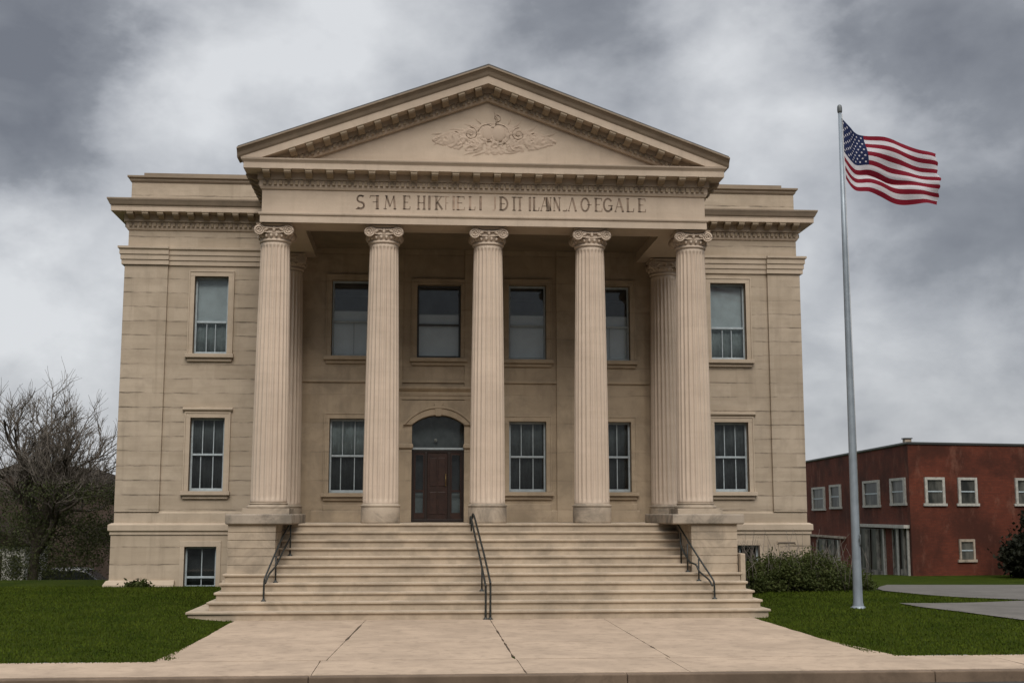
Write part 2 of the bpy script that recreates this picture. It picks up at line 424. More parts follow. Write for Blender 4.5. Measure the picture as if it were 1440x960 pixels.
blades()

# approach walk and pavement: cast slabs with ragged joints over dark dirt
def slab_edge(p, q, inset_n):
    pts = []; L = math.hypot(q[0]-p[0], q[1]-p[1]); k = max(2, int(L/.12))
    for i in range(k):
        f = i/k; x = p[0]+(q[0]-p[0])*f; y = p[1]+(q[1]-p[1])*f
        nn = mnoise.noise(Vector((x*2.1, y*2.1, 3.3))); n2 = mnoise.noise(Vector((x*9, y*9, 7.3)))
        ins = .004+max(0, nn+.05)*.030+abs(n2)*.006
        pts.append((x+inset_n[0]*ins, y+inset_n[1]*ins))
    return pts
def slab(b, quad):
    cx = sum(p[0] for p in quad)/4; cy = sum(p[1] for p in quad)/4; pts = []
    for i in range(4):
        p, q = quad[i], quad[(i+1) % 4]
        nx, ny = -(q[1]-p[1]), q[0]-p[0]; l = math.hypot(nx, ny); nx /= l; ny /= l
        if nx*(cx-p[0])+ny*(cy-p[1]) < 0: nx, ny = -nx, -ny
        pts += slab_edge(p, q, (nx, ny))
    n = len(pts)
    b.add([(x, y, 0) for x, y in pts]+[(x, y, -.05) for x, y in pts], [tuple(range(n))]+[(i, n+i, n+(i+1) % n, (i+1) % n) for i in range(n)])
XJ = lambda y: [(-4.87, -4.82), (-2.62, -2.33), (.0, .04), (2.2, 2.24), (5.22, 5.19)]
def xj(i, y):
    a, c_ = XJ(0)[i]; return c_+(a-c_)*(-y/7.0)
def xe(i, y):   # the walk flares slightly at the pavement
    f = max(0, (-y-4.2)/2.4); return xj(i, y)+(-.10 if i == 0 else .28 if i == 4 else 0)*f*f
walk = MB(); YJ = [0.03, -4.3, -6.62]
for i in range(4):
    for j in range(2):
        y0, y1 = YJ[j], YJ[j+1]
        if j == 1 and i in (0, 3):
            ym = -5.5
            slab(walk, [(xe(i, y0), y0), (xe(i+1, y0), y0), (xe(i+1, y1), y1), (xe(i, y1), y1)])
        else: slab(walk, [(xe(i, y0), y0), (xe(i+1, y0), y0), (xe(i+1, y1), y1), (xe(i, y1), y1)])
tag(walk.build('approach_walk', 'concrete'), kind='structure')
pav = MB(); xs = [-40, -34, -28, -22, -17, -12.2, -7.6, -2.68, .03, 2.14, 6.8, 11.4, 16, 22, 28, 34, 40]
for i in range(len(xs)-1): slab(pav, [(xs[i], -6.63), (xs[i+1], -6.63), (xs[i+1], -8.22), (xs[i], -8.22)])
tag(pav.build('pavement', 'concrete'), kind='structure')
tag(MB().box(-4.95, 5.4, -6.63, .2, -.3, -.03).box(-60, 60, -8.25, -6.55, -.3, -.032).build('joint_bed', 'dirt'), kind='structure')
kb = MB()
for i in range(-10, 10): kb.box(i*4.+1.303, i*4+5.297, -8.40, -8.23, -.4, -.002)
tag(kb.build('kerb', 'kerb', bevel=.015), kind='structure')
rd = MB().add([(-400, -26, -.16), (400, -26, -.16), (400, -8.3, -.14), (-400, -8.3, -.14)], [(0, 1, 2, 3)]).add([(-900,-600,-.2),(900,-600,-.2),(900,-25.9,-.2),(-900,-25.9,-.2)], [(0,1,2,3)])
tag(rd.build('road', 'asphalt'), kind='structure')

# ================================================================ courthouse
H = 1.8/11
FL = 1.8                                    # porch floor
XL, XR = -8.72, 8.48                        # main walls
PL, PR, PY = -4.91, 5.13, 3.05              # portico frieze faces
YW = 7.0
ch = thing('courthouse', (0, YW, .2), 'tan limestone courthouse with a columned portico and carved pediment', 'courthouse')

# ---- window table: x0, x1, z0, z1, kind
WIN = [(-7.03,-6.19,5.97,7.94,'wing_up'),(6.16,7.09,5.95,7.95,'wing_up'),(-7.02,-6.18,2.56,4.37,'low'),(6.19,7.07,2.56,4.33,'low'),
       (-3.59,-2.60,5.95,7.90,'porch_a'),(-1.43,-.32,5.92,7.81,'porch_b'),(.91,1.87,5.90,7.83,'porch_c'),(3.03,4.04,5.89,7.83,'porch_d'),
       (-3.59,-2.64,2.52,4.37,'low'),(.92,1.86,2.55,4.32,'low'),(3.05,4.03,2.55,4.32,'low'),
       (-7.04,-6.27,.20,1.21,'base'),(6.30,7.26,.20,1.22,'base')]
DOOR = (-1.53, -.21, FL, 4.50)
def holed_wall(b, xs, zs, holes, y, depth):
    """flat front with openings and their reveals"""
    xs = sorted(set(xs+[h[0] for h in holes]+[h[1] for h in holes])); zs = sorted(set(zs+[h[2] for h in holes]+[h[3] for h in holes]))
    idx = {}
    def V(i, k, d):
        key = (i, k, d)
        if key not in idx: idx[key] = len(b.v); b.v.append((xs[i], y+(depth if d else 0), zs[k]))
        return idx[key]
    def open_(i, k):
        if i < 0 or k < 0 or i >= len(xs)-1 or k >= len(zs)-1: return None
        cx, cz = (xs[i]+xs[i+1])/2, (zs[k]+zs[k+1])/2
        return any(h[0] < cx < h[1] and h[2] < cz < h[3] for h in holes)
    for i in range(len(xs)-1):
        for k in range(len(zs)-1):
            if not open_(i, k):
                b.f.append((V(i,k,0),V(i+1,k,0),V(i+1,k+1,0),V(i,k+1,0))); b.sm.append(False)
            else:
                for (ii, kk, e_) in ((i-1,k,((i,k),(i,k+1))),(i+1,k,((i+1,k+1),(i+1,k))),(i,k-1,((i+1,k),(i,k))),(i,k+1,((i,k+1),(i+1,k+1)))):
                    if open_(ii, kk) is False:
                        a, c_ = e_; b.f.append((V(*a,0),V(*c_,0),V(*c_,1),V(*a,1))); b.sm.append(False)
# wing walls (front with sides and back) and the porch wall between
front = [h for h in WIN if h[4] in ('wing_up', 'low') and abs(h[0]) > 5.5]
wl = MB()
holed_wall(wl, [XL, PL+.02], [1.7, 9.3], [h for h in front if h[0] < 0], YW, .32)
wl.build('wall', 'wall', ch, recalc=False)
wl = MB(); holed_wall(wl, [PR-.02, XR], [1.7, 9.3], [h for h in front if h[0] > 0], YW, .32)
wl.build('wall', 'wall', ch, recalc=False)
wl = MB(); holed_wall(wl, [PL+.02, PR-.02], [1.7, 8.9], [h for h in WIN if h[4].startswith('porch') or (h[4] == 'low' and abs(h[0]) < 5)]+[DOOR+('d',)], YW, .32)
wl.build('porch_wall', 'porch', ch, recalc=False)
MB().add([(XL,YW,1.7),(XL,26,1.7),(XL,26,9.3),(XL,YW,9.3)],[(0,1,2,3)]).build('side_wall','wall',ch,recalc=False)
MB().add([(XR,YW,1.7),(XR,26,1.7),(XR,26,9.3),(XR,YW,9.3)],[(0,3,2,1)]).build('side_wall','wall',ch,recalc=False)
MB().add([(XL,26,-3),(XR,26,-3),(XR,26,9.9),(XL,26,9.9)],[(0,1,2,3)]).build('back_wall','wall',ch,recalc=False)
MB().box(XL+.05, XR-.05, 7.95, 8.05, .0, 9.5).build('inner_wall', 'inside', ch)

M['basewall'] = stone('basement ashlar', (.44, .36, .272), course=.42, joint=.85, stain=.7, streak=.9)
# ---- basement with plinth, water table
bs = MB(); xb0, xb1, yb = XL-.10, XR+.10, YW-.10
holed_wall(bs, [xb0, PL], [-.3, 1.50], [h for h in WIN if h[4] == 'base' and h[0] < 0], yb, .30)
bs.build('basement_wall', 'basewall', ch, recalc=False); bs = MB()
holed_wall(bs, [PR, xb1], [-.3, 1.50], [h for h in WIN if h[4] == 'base' and h[0] > 0], yb, .30)
MB().add([(xb0,yb,-2.5),(xb0,26,-2.5),(xb0,26,1.5),(xb0,yb,1.5)],[(0,1,2,3)]).build('basement_side', 'basewall', ch, recalc=False)
MB().add([(xb1,yb,-2.5),(xb1,26,-2.5),(xb1,26,1.5),(xb1,yb,1.5)],[(0,3,2,1)]).build('basement_side', 'basewall', ch, recalc=False)
bs.build('basement_wall', 'basewall', ch, recalc=False)
wt = [(0,1.49),(.13,1.50),(.13,1.57),(.17,1.60),(.17,1.74),(.10,1.78),(0,1.79)]
for pts in ([(XL,26),(XL,YW),(PL-.2,YW)], [(PR+.2,YW),(XR,YW),(XR,26)]):
    MB().sweep(wt, pts).build('water_table', 'trim', ch, bevel=.008)
ft = [(.09,-.6),(.24,-.6),(.22,.30),(.16,.40),(.09,.41)]
for pts in ([(XL,26),(XL,YW),(-7.25,YW)], [(-6.1,YW),(PL-.25,YW)], [(PR+.2,YW),(6.15,YW)], [(7.42,YW),(XR,YW),(XR,26)]):
    MB().sweep(ft, pts).build('base_course', 'trim', ch, bevel=.01)
# wall base above the water table
wb = [(0,1.78),(.05,1.785),(.05,2.02),(0,2.06)]
for pts in ([(XL,26),(XL,YW),(PL-.02,YW)], [(PR+.02,YW),(XR,YW),(XR,26)]):
    MB().sweep(wb, pts).build('wall_base', 'wall', ch)
# ---- corner pilasters and wing architraves
for x0, x1 in ((XL-.055, -7.70), (7.67, XR+.055)):
    MB().box(x0, x1, YW-.075, YW+1.0, 2.05, 8.27).build('corner_pilaster', 'wall', ch, bevel=.012)
ar = [(0,8.20),(.04,8.21),(.04,8.33),(.065,8.335),(.065,8.46),(.09,8.465),(.09,8.57),(.13,8.61),(.13,8.66),(0,8.69)]
ar2 = [(o_+.085, z) for o_, z in ar[1:-1]]; ar2 = [(0,8.21)]+ar2+[(0,8.675)]
for pts in ([(XL+.7,YW),(PL+.0,YW)], [(PR,YW),(XR-.7,YW)]): MB().sweep(ar, pts).build('architrave', 'trim', ch)
MB().sweep(ar2, [(XL,26),(XL,YW),(-7.68,YW)]).build('architrave', 'trim', ch)
MB().sweep(ar2, [(7.65,YW),(XR,YW),(XR,26)]).build('architrave', 'trim', ch)

# ---- cornices
def toothed(b, at, L, n, wd, out, dep, hgt):
    """one continuous strip of teeth; at(s, o) gives the strip's lower edge at run s and projection o"""
    pl = []
    for i in range(n):
        c_ = (i+.5)*L/n
        pl += [(c_-wd/2, out), (c_-wd/2, out+dep), (c_+wd/2, out+dep), (c_+wd/2, out)]
    lo = [at(s_, o_) for s_, o_ in pl]; N = len(lo)
    fs_ = [(k, k+1, N+k+1, N+k) for k in range(N-1)]
    for i in range(n): fs_ += [(4*i, 4*i+3, 4*i+2, 4*i+1), (N+4*i, N+4*i+1, N+4*i+2, N+4*i+3)]
    b.add(lo+[(p[0], p[1], p[2]+hgt) for p in lo], fs_)
def dentils(b, p, q, out, z0, z1, pitch=.118, wd=.066, dep=.055):
    d = Vector((q[0]-p[0], q[1]-p[1])); L = d.length; d.normalize(); nrm = Vector((d.y, -d.x)); n = int(L/pitch)
    toothed(b, lambda s_, o_: (p[0]+d.x*s_+nrm.x*o_, p[1]+d.y*s_+nrm.y*o_, z0), L, n, wd, out, dep, z1-z0)
# one bracket: a scrolled block (x across, -y outwards, hung from z = 0)
mk = MB(); prof = [(.02,0),(-.27,0),(-.27,-.05),(-.24,-.085),(-.19,-.075),(-.14,-.09),(-.08,-.125),(.02,-.14)]
mk.add([(-.075,y,z) for y,z in prof]+[(.075,y,z) for y,z in prof], [tuple(range(8)),tuple(range(15,7,-1))]+[(i,(i+1)%8,8+(i+1)%8,8+i) for i in range(8)])
mk.box(-.09,.09,-.285,.02,-.006,.01)
mod_me = mk.mesh('bracket', 'bracket')
def modillion(parent, p, rz, shear=0):
    o = bpy.data.objects.new('modillion', mod_me); C.objects.link(o); o.parent = parent
    mm = Matrix.Translation(p) @ Matrix.Rotation(rz, 4, 'Z')
    o.matrix_parent_inverse = world_mtx(parent).inverted()
    if shear: mm = mm @ Matrix.Rotation(-math.atan(shear), 4, 'Y')
    o.matrix_basis = mm
    return o
def brackets(parent, p, q, z, n, out, skip=()):
    d = Vector((q[0]-p[0], q[1]-p[1])); rz = math.atan2(d.y, d.x); nrm = Vector((d.normalized().y, -d.normalized().x))
    for i in range(n):
        if i in skip: continue
        a = Vector(p)+d*((i+.5)/n)+nrm*out; modillion(parent, (a.x, a.y, z), rz)
# wings: frieze below, then cornice; P = .47
wc = [(0,9.10),(.03,9.11),(.06,9.17),(.06,9.30),(.11,9.315),(.11,9.34),(.11,9.345),(.11,9.50),(.38,9.515),(.38,9.62),(.39,9.625),(.39,9.64),(0,9.645)]
ws = [(.0,9.648),(.38,9.648),(.41,9.68),(.44,9.745),(.47,9.80),(.47,9.835),(0,9.85)]
for nm, pts, fr in (('l', [(XL,26),(XL,YW),(PL-.0,YW)], 2), ('r', [(PR,YW),(XR,YW),(XR,26)], 1)):
    co = MB().sweep(wc, pts).build('cornice', 'entab', ch, bevel=.006)
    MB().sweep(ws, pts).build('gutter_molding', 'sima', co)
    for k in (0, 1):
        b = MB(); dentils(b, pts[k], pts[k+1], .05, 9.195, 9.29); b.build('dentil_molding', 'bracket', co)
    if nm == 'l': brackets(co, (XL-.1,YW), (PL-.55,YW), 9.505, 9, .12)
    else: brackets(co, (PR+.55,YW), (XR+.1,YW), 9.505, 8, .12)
# parapets
for pts in ([(XL+.02,26),(XL+.02,YW+.02),(PL-.3,YW+.02)], [(PR+.3,YW+.02),(XR-.02,YW+.02),(XR-.02,26)]):
    pa = MB().sweep([(0,9.84),(0,10.38),(-.5,10.38),(-.5,9.84)], pts).build('parapet', 'wall', ch)
    MB().sweep([(-.55,10.36),(.02,10.36),(.05,10.40),(.05,10.44),(.10,10.47),(.10,10.515),(-.55,10.52)], pts).build('coping', 'sima', pa)
for x0, x1 in ((-8.40, PL-.2), (PR+.2, 8.14)): MB().box(x0, x1, YW-.0, YW+1.2, 10.515, 10.60).build('coping', 'sima', ch)
MB().box(XL+.3, XR-.3, YW+.4, 25.8, 9.86, 9.95).build('roof', 'roof', ch)

# ---- portico entablature
en = MB()
en.box(PL, PR, PY, PY+.92, 8.47, 9.25); en.box(PL, PL+.9, PY+.92, YW, 8.47, 9.25); en.box(PR-.9, PR, PY+.92, YW, 8.47, 9.25)
ent = en.build('entablature', 'entab', ch)
PATH = [(PL,YW),(PL,PY),(PR,PY),(PR,YW)]
MB().sweep([(0,8.44),(.035,8.44),(.035,8.60),(.06,8.61),(.07,8.635),(.07,8.665),(0,8.68)], PATH).build('fascia', 'entab', ent, bevel=.004)
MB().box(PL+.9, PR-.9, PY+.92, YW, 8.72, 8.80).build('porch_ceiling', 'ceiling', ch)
pc = [(0,9.19),(.03,9.20),(.06,9.26),(.06,9.40),(.10,9.41),(.10,9.43),(.10,9.435),(.10,9.565),(.38,9.58),(.38,9.71),(.385,9.715),(.40,9.735),(.43,9.77),(.44,9.80),(0,9.825)]
co = MB().sweep(pc, PATH).build('cornice', 'entab', ch, bevel=.005)
for i in range(3):
    b = MB(); dentils(b, PATH[i], PATH[i+1], .05, 9.29, 9.39); b.build('dentil_molding', 'bracket', co)
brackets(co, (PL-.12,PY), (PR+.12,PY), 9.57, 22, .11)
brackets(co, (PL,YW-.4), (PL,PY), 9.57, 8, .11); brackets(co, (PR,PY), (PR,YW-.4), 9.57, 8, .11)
# ---- pediment
AX, AZ, SL = .13, 12.03, .366
EL, ER = PL-.52, PR+.49
zt = lambda x: AZ-SL*abs(x-AX)*(5.56/5.56)
slL = (AZ-10.0)/(AX-EL); slR = (AZ-10.0)/(ER-AX)
MB().prism([(PL+.2,9.80),(PR-.2,9.80),(AX,11.62)], PY+.06, PY+.5).build('tympanum', 'entab', ch)
def rake(prof, name, m, parent, clip=False, bevel=0):
    b = MB()
    for xe_, sl in ((EL, slL), (ER, slR)):
        n = len(prof); vs_ = []
        for x in (xe_, AX):
            for o_, v in prof: vs_.append((x, PY-o_, AZ-sl*abs(x-AX)+v))
        fs_ = [(k,(k+1)%n,n+(k+1)%n,n+k) for k in range(n)]+[tuple(range(n))]
        b.add(vs_, fs_)
    return b.build(name, m, parent, bevel, clip=((0,0,9.822),(0,0,1)) if clip else None)
ped = MB().prism([(EL+.1,9.83),(ER-.1,9.83),(AX,11.9)], PY+.5, 12).build('pediment_body', 'wall', ch)
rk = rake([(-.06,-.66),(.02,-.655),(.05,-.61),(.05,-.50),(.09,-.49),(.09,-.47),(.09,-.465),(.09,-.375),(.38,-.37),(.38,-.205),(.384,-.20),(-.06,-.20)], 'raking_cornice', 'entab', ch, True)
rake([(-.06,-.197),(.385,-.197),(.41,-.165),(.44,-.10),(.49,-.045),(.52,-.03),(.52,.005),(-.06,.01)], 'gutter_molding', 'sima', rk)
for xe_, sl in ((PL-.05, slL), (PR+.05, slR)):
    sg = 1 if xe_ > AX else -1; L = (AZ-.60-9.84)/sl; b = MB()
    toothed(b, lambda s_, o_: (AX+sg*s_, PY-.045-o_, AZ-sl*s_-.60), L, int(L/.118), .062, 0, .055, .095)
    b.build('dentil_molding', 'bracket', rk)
for sg, xe_, sl in ((-1, PL+.55, slL), (1, PR-.55, slR)):
    L = abs(xe_-AX)
    for i in range(12):
        x = AX+sg*(.24+i*(L-.24)/11.3); modillion(rk, (x, PY-.10, AZ-sl*abs(x-AX)-.372), 0, -sg*sl)
# side eaves and gable roof
for sx, xs_ in ((-1, PL), (1, PR)):
    P_ = .52 if sx < 0 else .49
    pr = [(.30,9.83),(P_-.14,9.83),(P_-.10,9.86),(P_-.04,9.93),(P_,9.97),(P_,10.0),(.30,10.02)]
    pts = [(xs_,YW+1.2),(xs_,PY-.36)] if sx < 0 else [(xs_,PY-.36),(xs_,YW+1.2)]
    MB().sweep(pr, pts).build('gutter_molding', 'sima', ch)
MB().prism([(EL+.02,10.0),(AX,AZ+.0),(ER-.02,10.0),(ER-.02,10.04),(AX,AZ+.045),(EL+.02,10.04)], PY-.50, 12.2).build('roof', 'roof', ch)

# ---- carved relief in the tympanum (low scrolls, leaves, a cartouche)
rl = MB(); YT = PY+.06
def spiral(cx, cz, r0, turns, sg, a0, rad=.022, r1=.02):
    pts = []; rr = []
    n = int(14*turns)
    for i in range(n+1):
        f = i/n; a = a0+sg*f*turns*2*math.pi; r = r0+(r1-r0)*f
        pts.append((cx+r*math.cos(a), YT-.012, cz+r*math.sin(a))); rr.append(rad*(1-.45*f))
    rl.tube(pts, [q*.7 for q in rr], 6)
def leaf(x, z, L, wd, ang, h=.026):
    n = 7; vs_ = []; ca, sa = math.cos(ang), math.sin(ang)
    for i in range(n+1):
        f = i/n; wv = wd*math.sin(math.pi*min(1, f*.9+.06))**.8; bend = .25*L*f*f
        for s_ in (-1, 0, 1):
            lx = f*L; lz = s_*wv/2+bend
            vs_.append((x+lx*ca-lz*sa, YT-(h*math.sin(math.pi*(f*.85+.1)) if s_ == 0 else -.012), z+lx*sa+lz*ca))
    fs_ = []
    for i in range(n):
        for s_ in (0, 1): fs_.append((i*3+s_, i*3+s_+1, (i+1)*3+s_+1, (i+1)*3+s_))
    rl.add(vs_, fs_, True)
def boss(x, z, rx, rz_, h):
    vs_ = [(x, YT-h, z)]; fs_ = []
    for k, f in enumerate((.4, .75, .95, 1.0)):
        for i in range(20):
            a = 2*math.pi*i/20; vs_.append((x+rx*f*math.cos(a), YT-h*(math.sqrt(max(0, 1-f*f)) if f < 1 else -.3), z+rz_*f*math.sin(a)))
    for i in range(20): fs_.append((0, 1+i, 1+(i+1) % 20))
    for k in range(3):
        for i in range(20): fs_.append((1+k*20+i, 1+(k+1)*20+i, 1+(k+1)*20+(i+1) % 20, 1+k*20+(i+1) % 20))
    rl.add(vs_, fs_, True)
rx0 = .30
boss(rx0-.16, 10.63, .15, .18, .035); boss(rx0+.09, 10.61, .17, .20, .045)
# worn acanthus ground: a carved height field that fades out into the plain tympanum
NX_, NZ_ = 230, 74; o_ = len(rl.v)
for k in range(NZ_+1):
    for i in range(NX_+1):
        x = rx0-1.52+3.04*i/NX_; z = 10.12+.88*k/NZ_; u = (x-rx0)/1.42; zc = 10.50-.06*abs(u)
        half = .40*(1-abs(u))**.62+.02 if abs(u) < 1 else .001
        mk_ = max(0, 1-((z-zc)/half)**2) if abs(u) < 1 else 0
        ax_ = abs(x-rx0)
        wx = mnoise.noise(Vector((ax_*3.1, z*3.1, 1.5)))*.16; wz = mnoise.noise(Vector((ax_*3.1, z*3.1, 8.5)))*.16
        r1 = 1-abs(mnoise.noise(Vector(((ax_+wx)*5.5, (z+wz)*7.5, 2.2)))*2.4)
        r2 = 1-abs(mnoise.noise(Vector(((ax_+wz)*11, (z+wx)*13, 5.1+(.7 if x > rx0 else 0))))*2.2)
        h = mk_**.6*max(0, .020*r1+.014*r2+.002)
        rl.v.append((x, YT+.006-h-(.004 if h > .006 else 0), z))
for k in range(NZ_):
    for i in range(NX_): rl.f.append((o_+k*(NX_+1)+i, o_+k*(NX_+1)+i+1, o_+(k+1)*(NX_+1)+i+1, o_+(k+1)*(NX_+1)+i)); rl.sm.append(True)
spiral(rx0+.10, 10.60, .25, 1.0, 1, -.3, .026, .24); spiral(rx0-.17, 10.63, .21, 1.0, -1, 3.0, .024, .2)
spiral(rx0+.05, 11.0, .10, 1.2, 1, -1.6, .018)
rl.tube([(rx0+.02,YT-.01,10.82),(rx0+.06,YT-.015,10.98),(rx0,YT-.01,11.12)], [.02,.016,.008], 6)
for sg in (-1, 1):
    X = lambda v: rx0+sg*v
    spiral(X(.55), 10.62, .16, 1.7, sg, math.pi/2, .028); spiral(X(.48), 10.36, .14, 1.6, -sg, -math.pi/2, .026)
    spiral(X(.90), 10.55, .11, 1.5, sg, math.pi/2, .024)
    A = lambda a: a if sg > 0 else math.pi-a
    for (vx, vz, L, wd, an) in ((.62,10.50,.42,.11,.10),(.70,10.66,.34,.09,.35),(.80,10.47,.36,.10,-.22),(1.02,10.56,.34,.09,.05),(1.12,10.46,.30,.07,-.25),(1.2,10.58,.24,.06,.2),
        (.25,10.25,.34,.10,-.15),(.32,10.20,.38,.08,-.02),(.30,10.38,.3,.09,.3),(.22,10.17,.30,.08,-.1),(.40,10.75,.30,.09,.5),(.30,10.82,.22,.07,1.0)):
        l0 = len(rl.v); leaf(X(vx), vz, L, wd if sg > 0 else -wd, A(an))
rl.build('pediment_relief', 'relief', ch, recalc=True)

# ---- inscription: cut letters, read off the frieze stroke by stroke (px, width; strokes in a unit box)
SER = .16
def st_v(x, w_=.13): return [('l', x, 0, x, 1, w_), ('l', x-SER, 0.02, x+SER, 0.02, .05), ('l', x-SER, .98, x+SER, .98, .05)]
def arc(cx, cz, rx, rz_, a0, a1, w0, n=14): return [('a', cx, cz, rx, rz_, a0, a1, w0)]
G = {
 'S': arc(.5,.74,.36,.24,40,270,.10)+arc(.5,.26,.38,.24,90,-140,.12)+[('l',.02,.0,.3,.0,.06),('l',.35,.98,.85,.96,.05)],
 'F~': st_v(.8,.16)+[('l',.1,.96,.85,.97,.07),('l',.35,.52,.8,.52,.05),('l',.1,.96,.05,.8,.05)],
 'M': [('l',.12,0,.22,.97,.06),('l',.22,.97,.5,.2,.11),('l',.5,.2,.8,.97,.05),('l',.8,.97,.9,0,.12),('l',0,.02,.25,.02,.05),('l',.76,.02,1,.02,.05),('l',.1,.98,.28,.98,.05)],
 'E': st_v(.3)+[('l',.3,.97,.92,.97,.06),('l',.92,.97,.94,.80,.05),('l',.3,.52,.72,.52,.05),('l',.3,.02,.95,.02,.06),('l',.95,.02,.98,.2,.05)],
 'H': st_v(.18,.11)+st_v(.82,.12)+[('l',.18,.5,.82,.5,.05)],
 'I': st_v(.5,.15),
 'II': st_v(.2,.11)+st_v(.75,.12)+[('l',.0,.98,1,.98,.05)],
 'K': st_v(.3)+[('l',.3,.45,.8,.97,.05),('l',.42,.55,.9,.02,.12),('l',-.2,.98,1.1,.98,.05)],
 'f': [('l',.3,0,.3,1,.06),('l',.3,.97,.9,.97,.05),('l',.3,.5,.7,.5,.04)],
 'L': st_v(.3)+[('l',.3,.02,.9,.02,.06),('l',.9,.02,.95,.25,.05)],
 'J': [('l',.7,.1,.7,1,.10),('l',.2,.0,.7,.02,.06)],
 'D-': st_v(.18,.14)+arc(.3,.5,.58,.48,-90,90,.11)+[('l',.18,.5,.6,.5,.05),('l',.1,.98,.35,.98,.05),('l',.1,.02,.35,.02,.05)],
 'N': [('l',.15,0,.15,1,.05),('l',.15,1,.85,.02,.12),('l',.85,.02,.85,1,.05),('l',0,.02,.3,.02,.05),('l',.7,.98,1,.98,.05)],
 'A': [('l',.08,0,.5,1,.05),('l',.5,1,.92,0,.12),('l',.25,.36,.75,.36,.05),('l',0,.02,.2,.02,.05),('l',.8,.02,1,.02,.05)],
 'V^': [('l',.08,0,.5,1,.05),('l',.5,1,.92,0,.12),('l',0,.02,.2,.02,.05),('l',.8,.02,1,.02,.05)],
 '_': [('l',0,.02,.8,.02,.08),('l',.8,.02,.95,.15,.05)],
 'O': arc(.5,.5,.42,.48,0,360,.11),
 'O-': arc(.5,.5,.42,.48,0,360,.11)+[('l',.75,.5,1.2,.5,.05)],
 'P_': st_v(.25)+arc(.35,.72,.5,.26,-90,90,.09)+[('l',.25,.02,.95,.02,.06)],
 'G': arc(.5,.5,.42,.48,35,330,.11)+[('l',.55,.45,1.0,.45,.06),('l',.86,.1,.86,.45,.09)],
 '.': [('l',.4,.0,.6,.0,.1)],
}
TXT = [('S',500.5,13),('F~',519,14),('M',539,17.5),('E',564,12),('H',585,12.5),('I',600,5),('K',608,14),('f',623,8,1),('I',634,5,1),('E',638,14,1),('L',656,11,1),('I',671,6,1),('J',690,6,1),
       ('D-',700,13.5),('II',718,15),('I',740,7),('L',746,11),('A',758,13),('N',766,8),('N',776,11),('_',790,6),('V^',797,12.5),('O-',815,13),('E',833,13),('G',847,14),('A',863.5,13),('L',878.5,13),('E',895,13)]
def px2x(px): return -2.832+(px-500)/(908-500)*(3.765+2.832)
LET = []
for it in TXT:
    g, px, wpx = it[:3]; tgt = MB(); LET.append((tgt, 'letterfaint' if len(it) > 3 else 'letter'))
    x0 = px2x(px); W = px2x(px+wpx)-x0; z0 = 8.785+(px-500)/408*.045; Hh = .315
    for sk in G[g]:
        if sk[0] == 'l':
            _, xa, za, xb, zb, wd = sk; segs = [((xa, za), (xb, zb))]
        else:
            _, cx, cz, rx, rz_, a0, a1, wd = sk; n = 16
            P_ = [(cx+rx*math.cos(R(a0+(a1-a0)*i/n)), cz+rz_*math.sin(R(a0+(a1-a0)*i/n))) for i in range(n+1)]
            segs = list(zip(P_[:-1], P_[1:]))
        for (xa, za), (xb, zb) in segs:
            p0 = Vector((x0+xa*W, z0+za*Hh)); p1 = Vector((x0+xb*W, z0+zb*Hh)); d = p1-p0
            if d.length < 1e-6: continue
            d.normalize(); nn = Vector((-d.y, d.x))*wd*.19; e_ = d*.004
            q = [p0-e_-nn, p1+e_-nn, p1+e_+nn, p0-e_+nn]
            tgt.add([(v.x, PY-.003, v.y) for v in q]+[(v.x, PY+.004, v.y) for v in q], [(0,1,2,3),(4,7,6,5),(0,4,5,1),(1,5,6,2),(2,6,7,3),(3,7,4,0)])
def lettermat(name, fade):
    m, t, b_ = mat(name); p = pos(t); n_ = t.noise(t.vm('MULTIPLY', p, (6, 1, 3)), 1, 4, .6)
    t.l.new(t.mix(t.ramp(n_, .35, .65, 0, fade), col(.145, .106, .075), col(.39, .285, .21)), b_.inputs['Base Color']); b_.inputs['Roughness'].default_value = .9
    return m
M['letter'] = lettermat('dark letter strokes', .55); M['letterfaint'] = lettermat('worn cut letters', 1.0)  # letter strips in a darker brown, faded in patches by noise
for tgt, mm_ in LET: tgt.build('letter', mm_, ent)

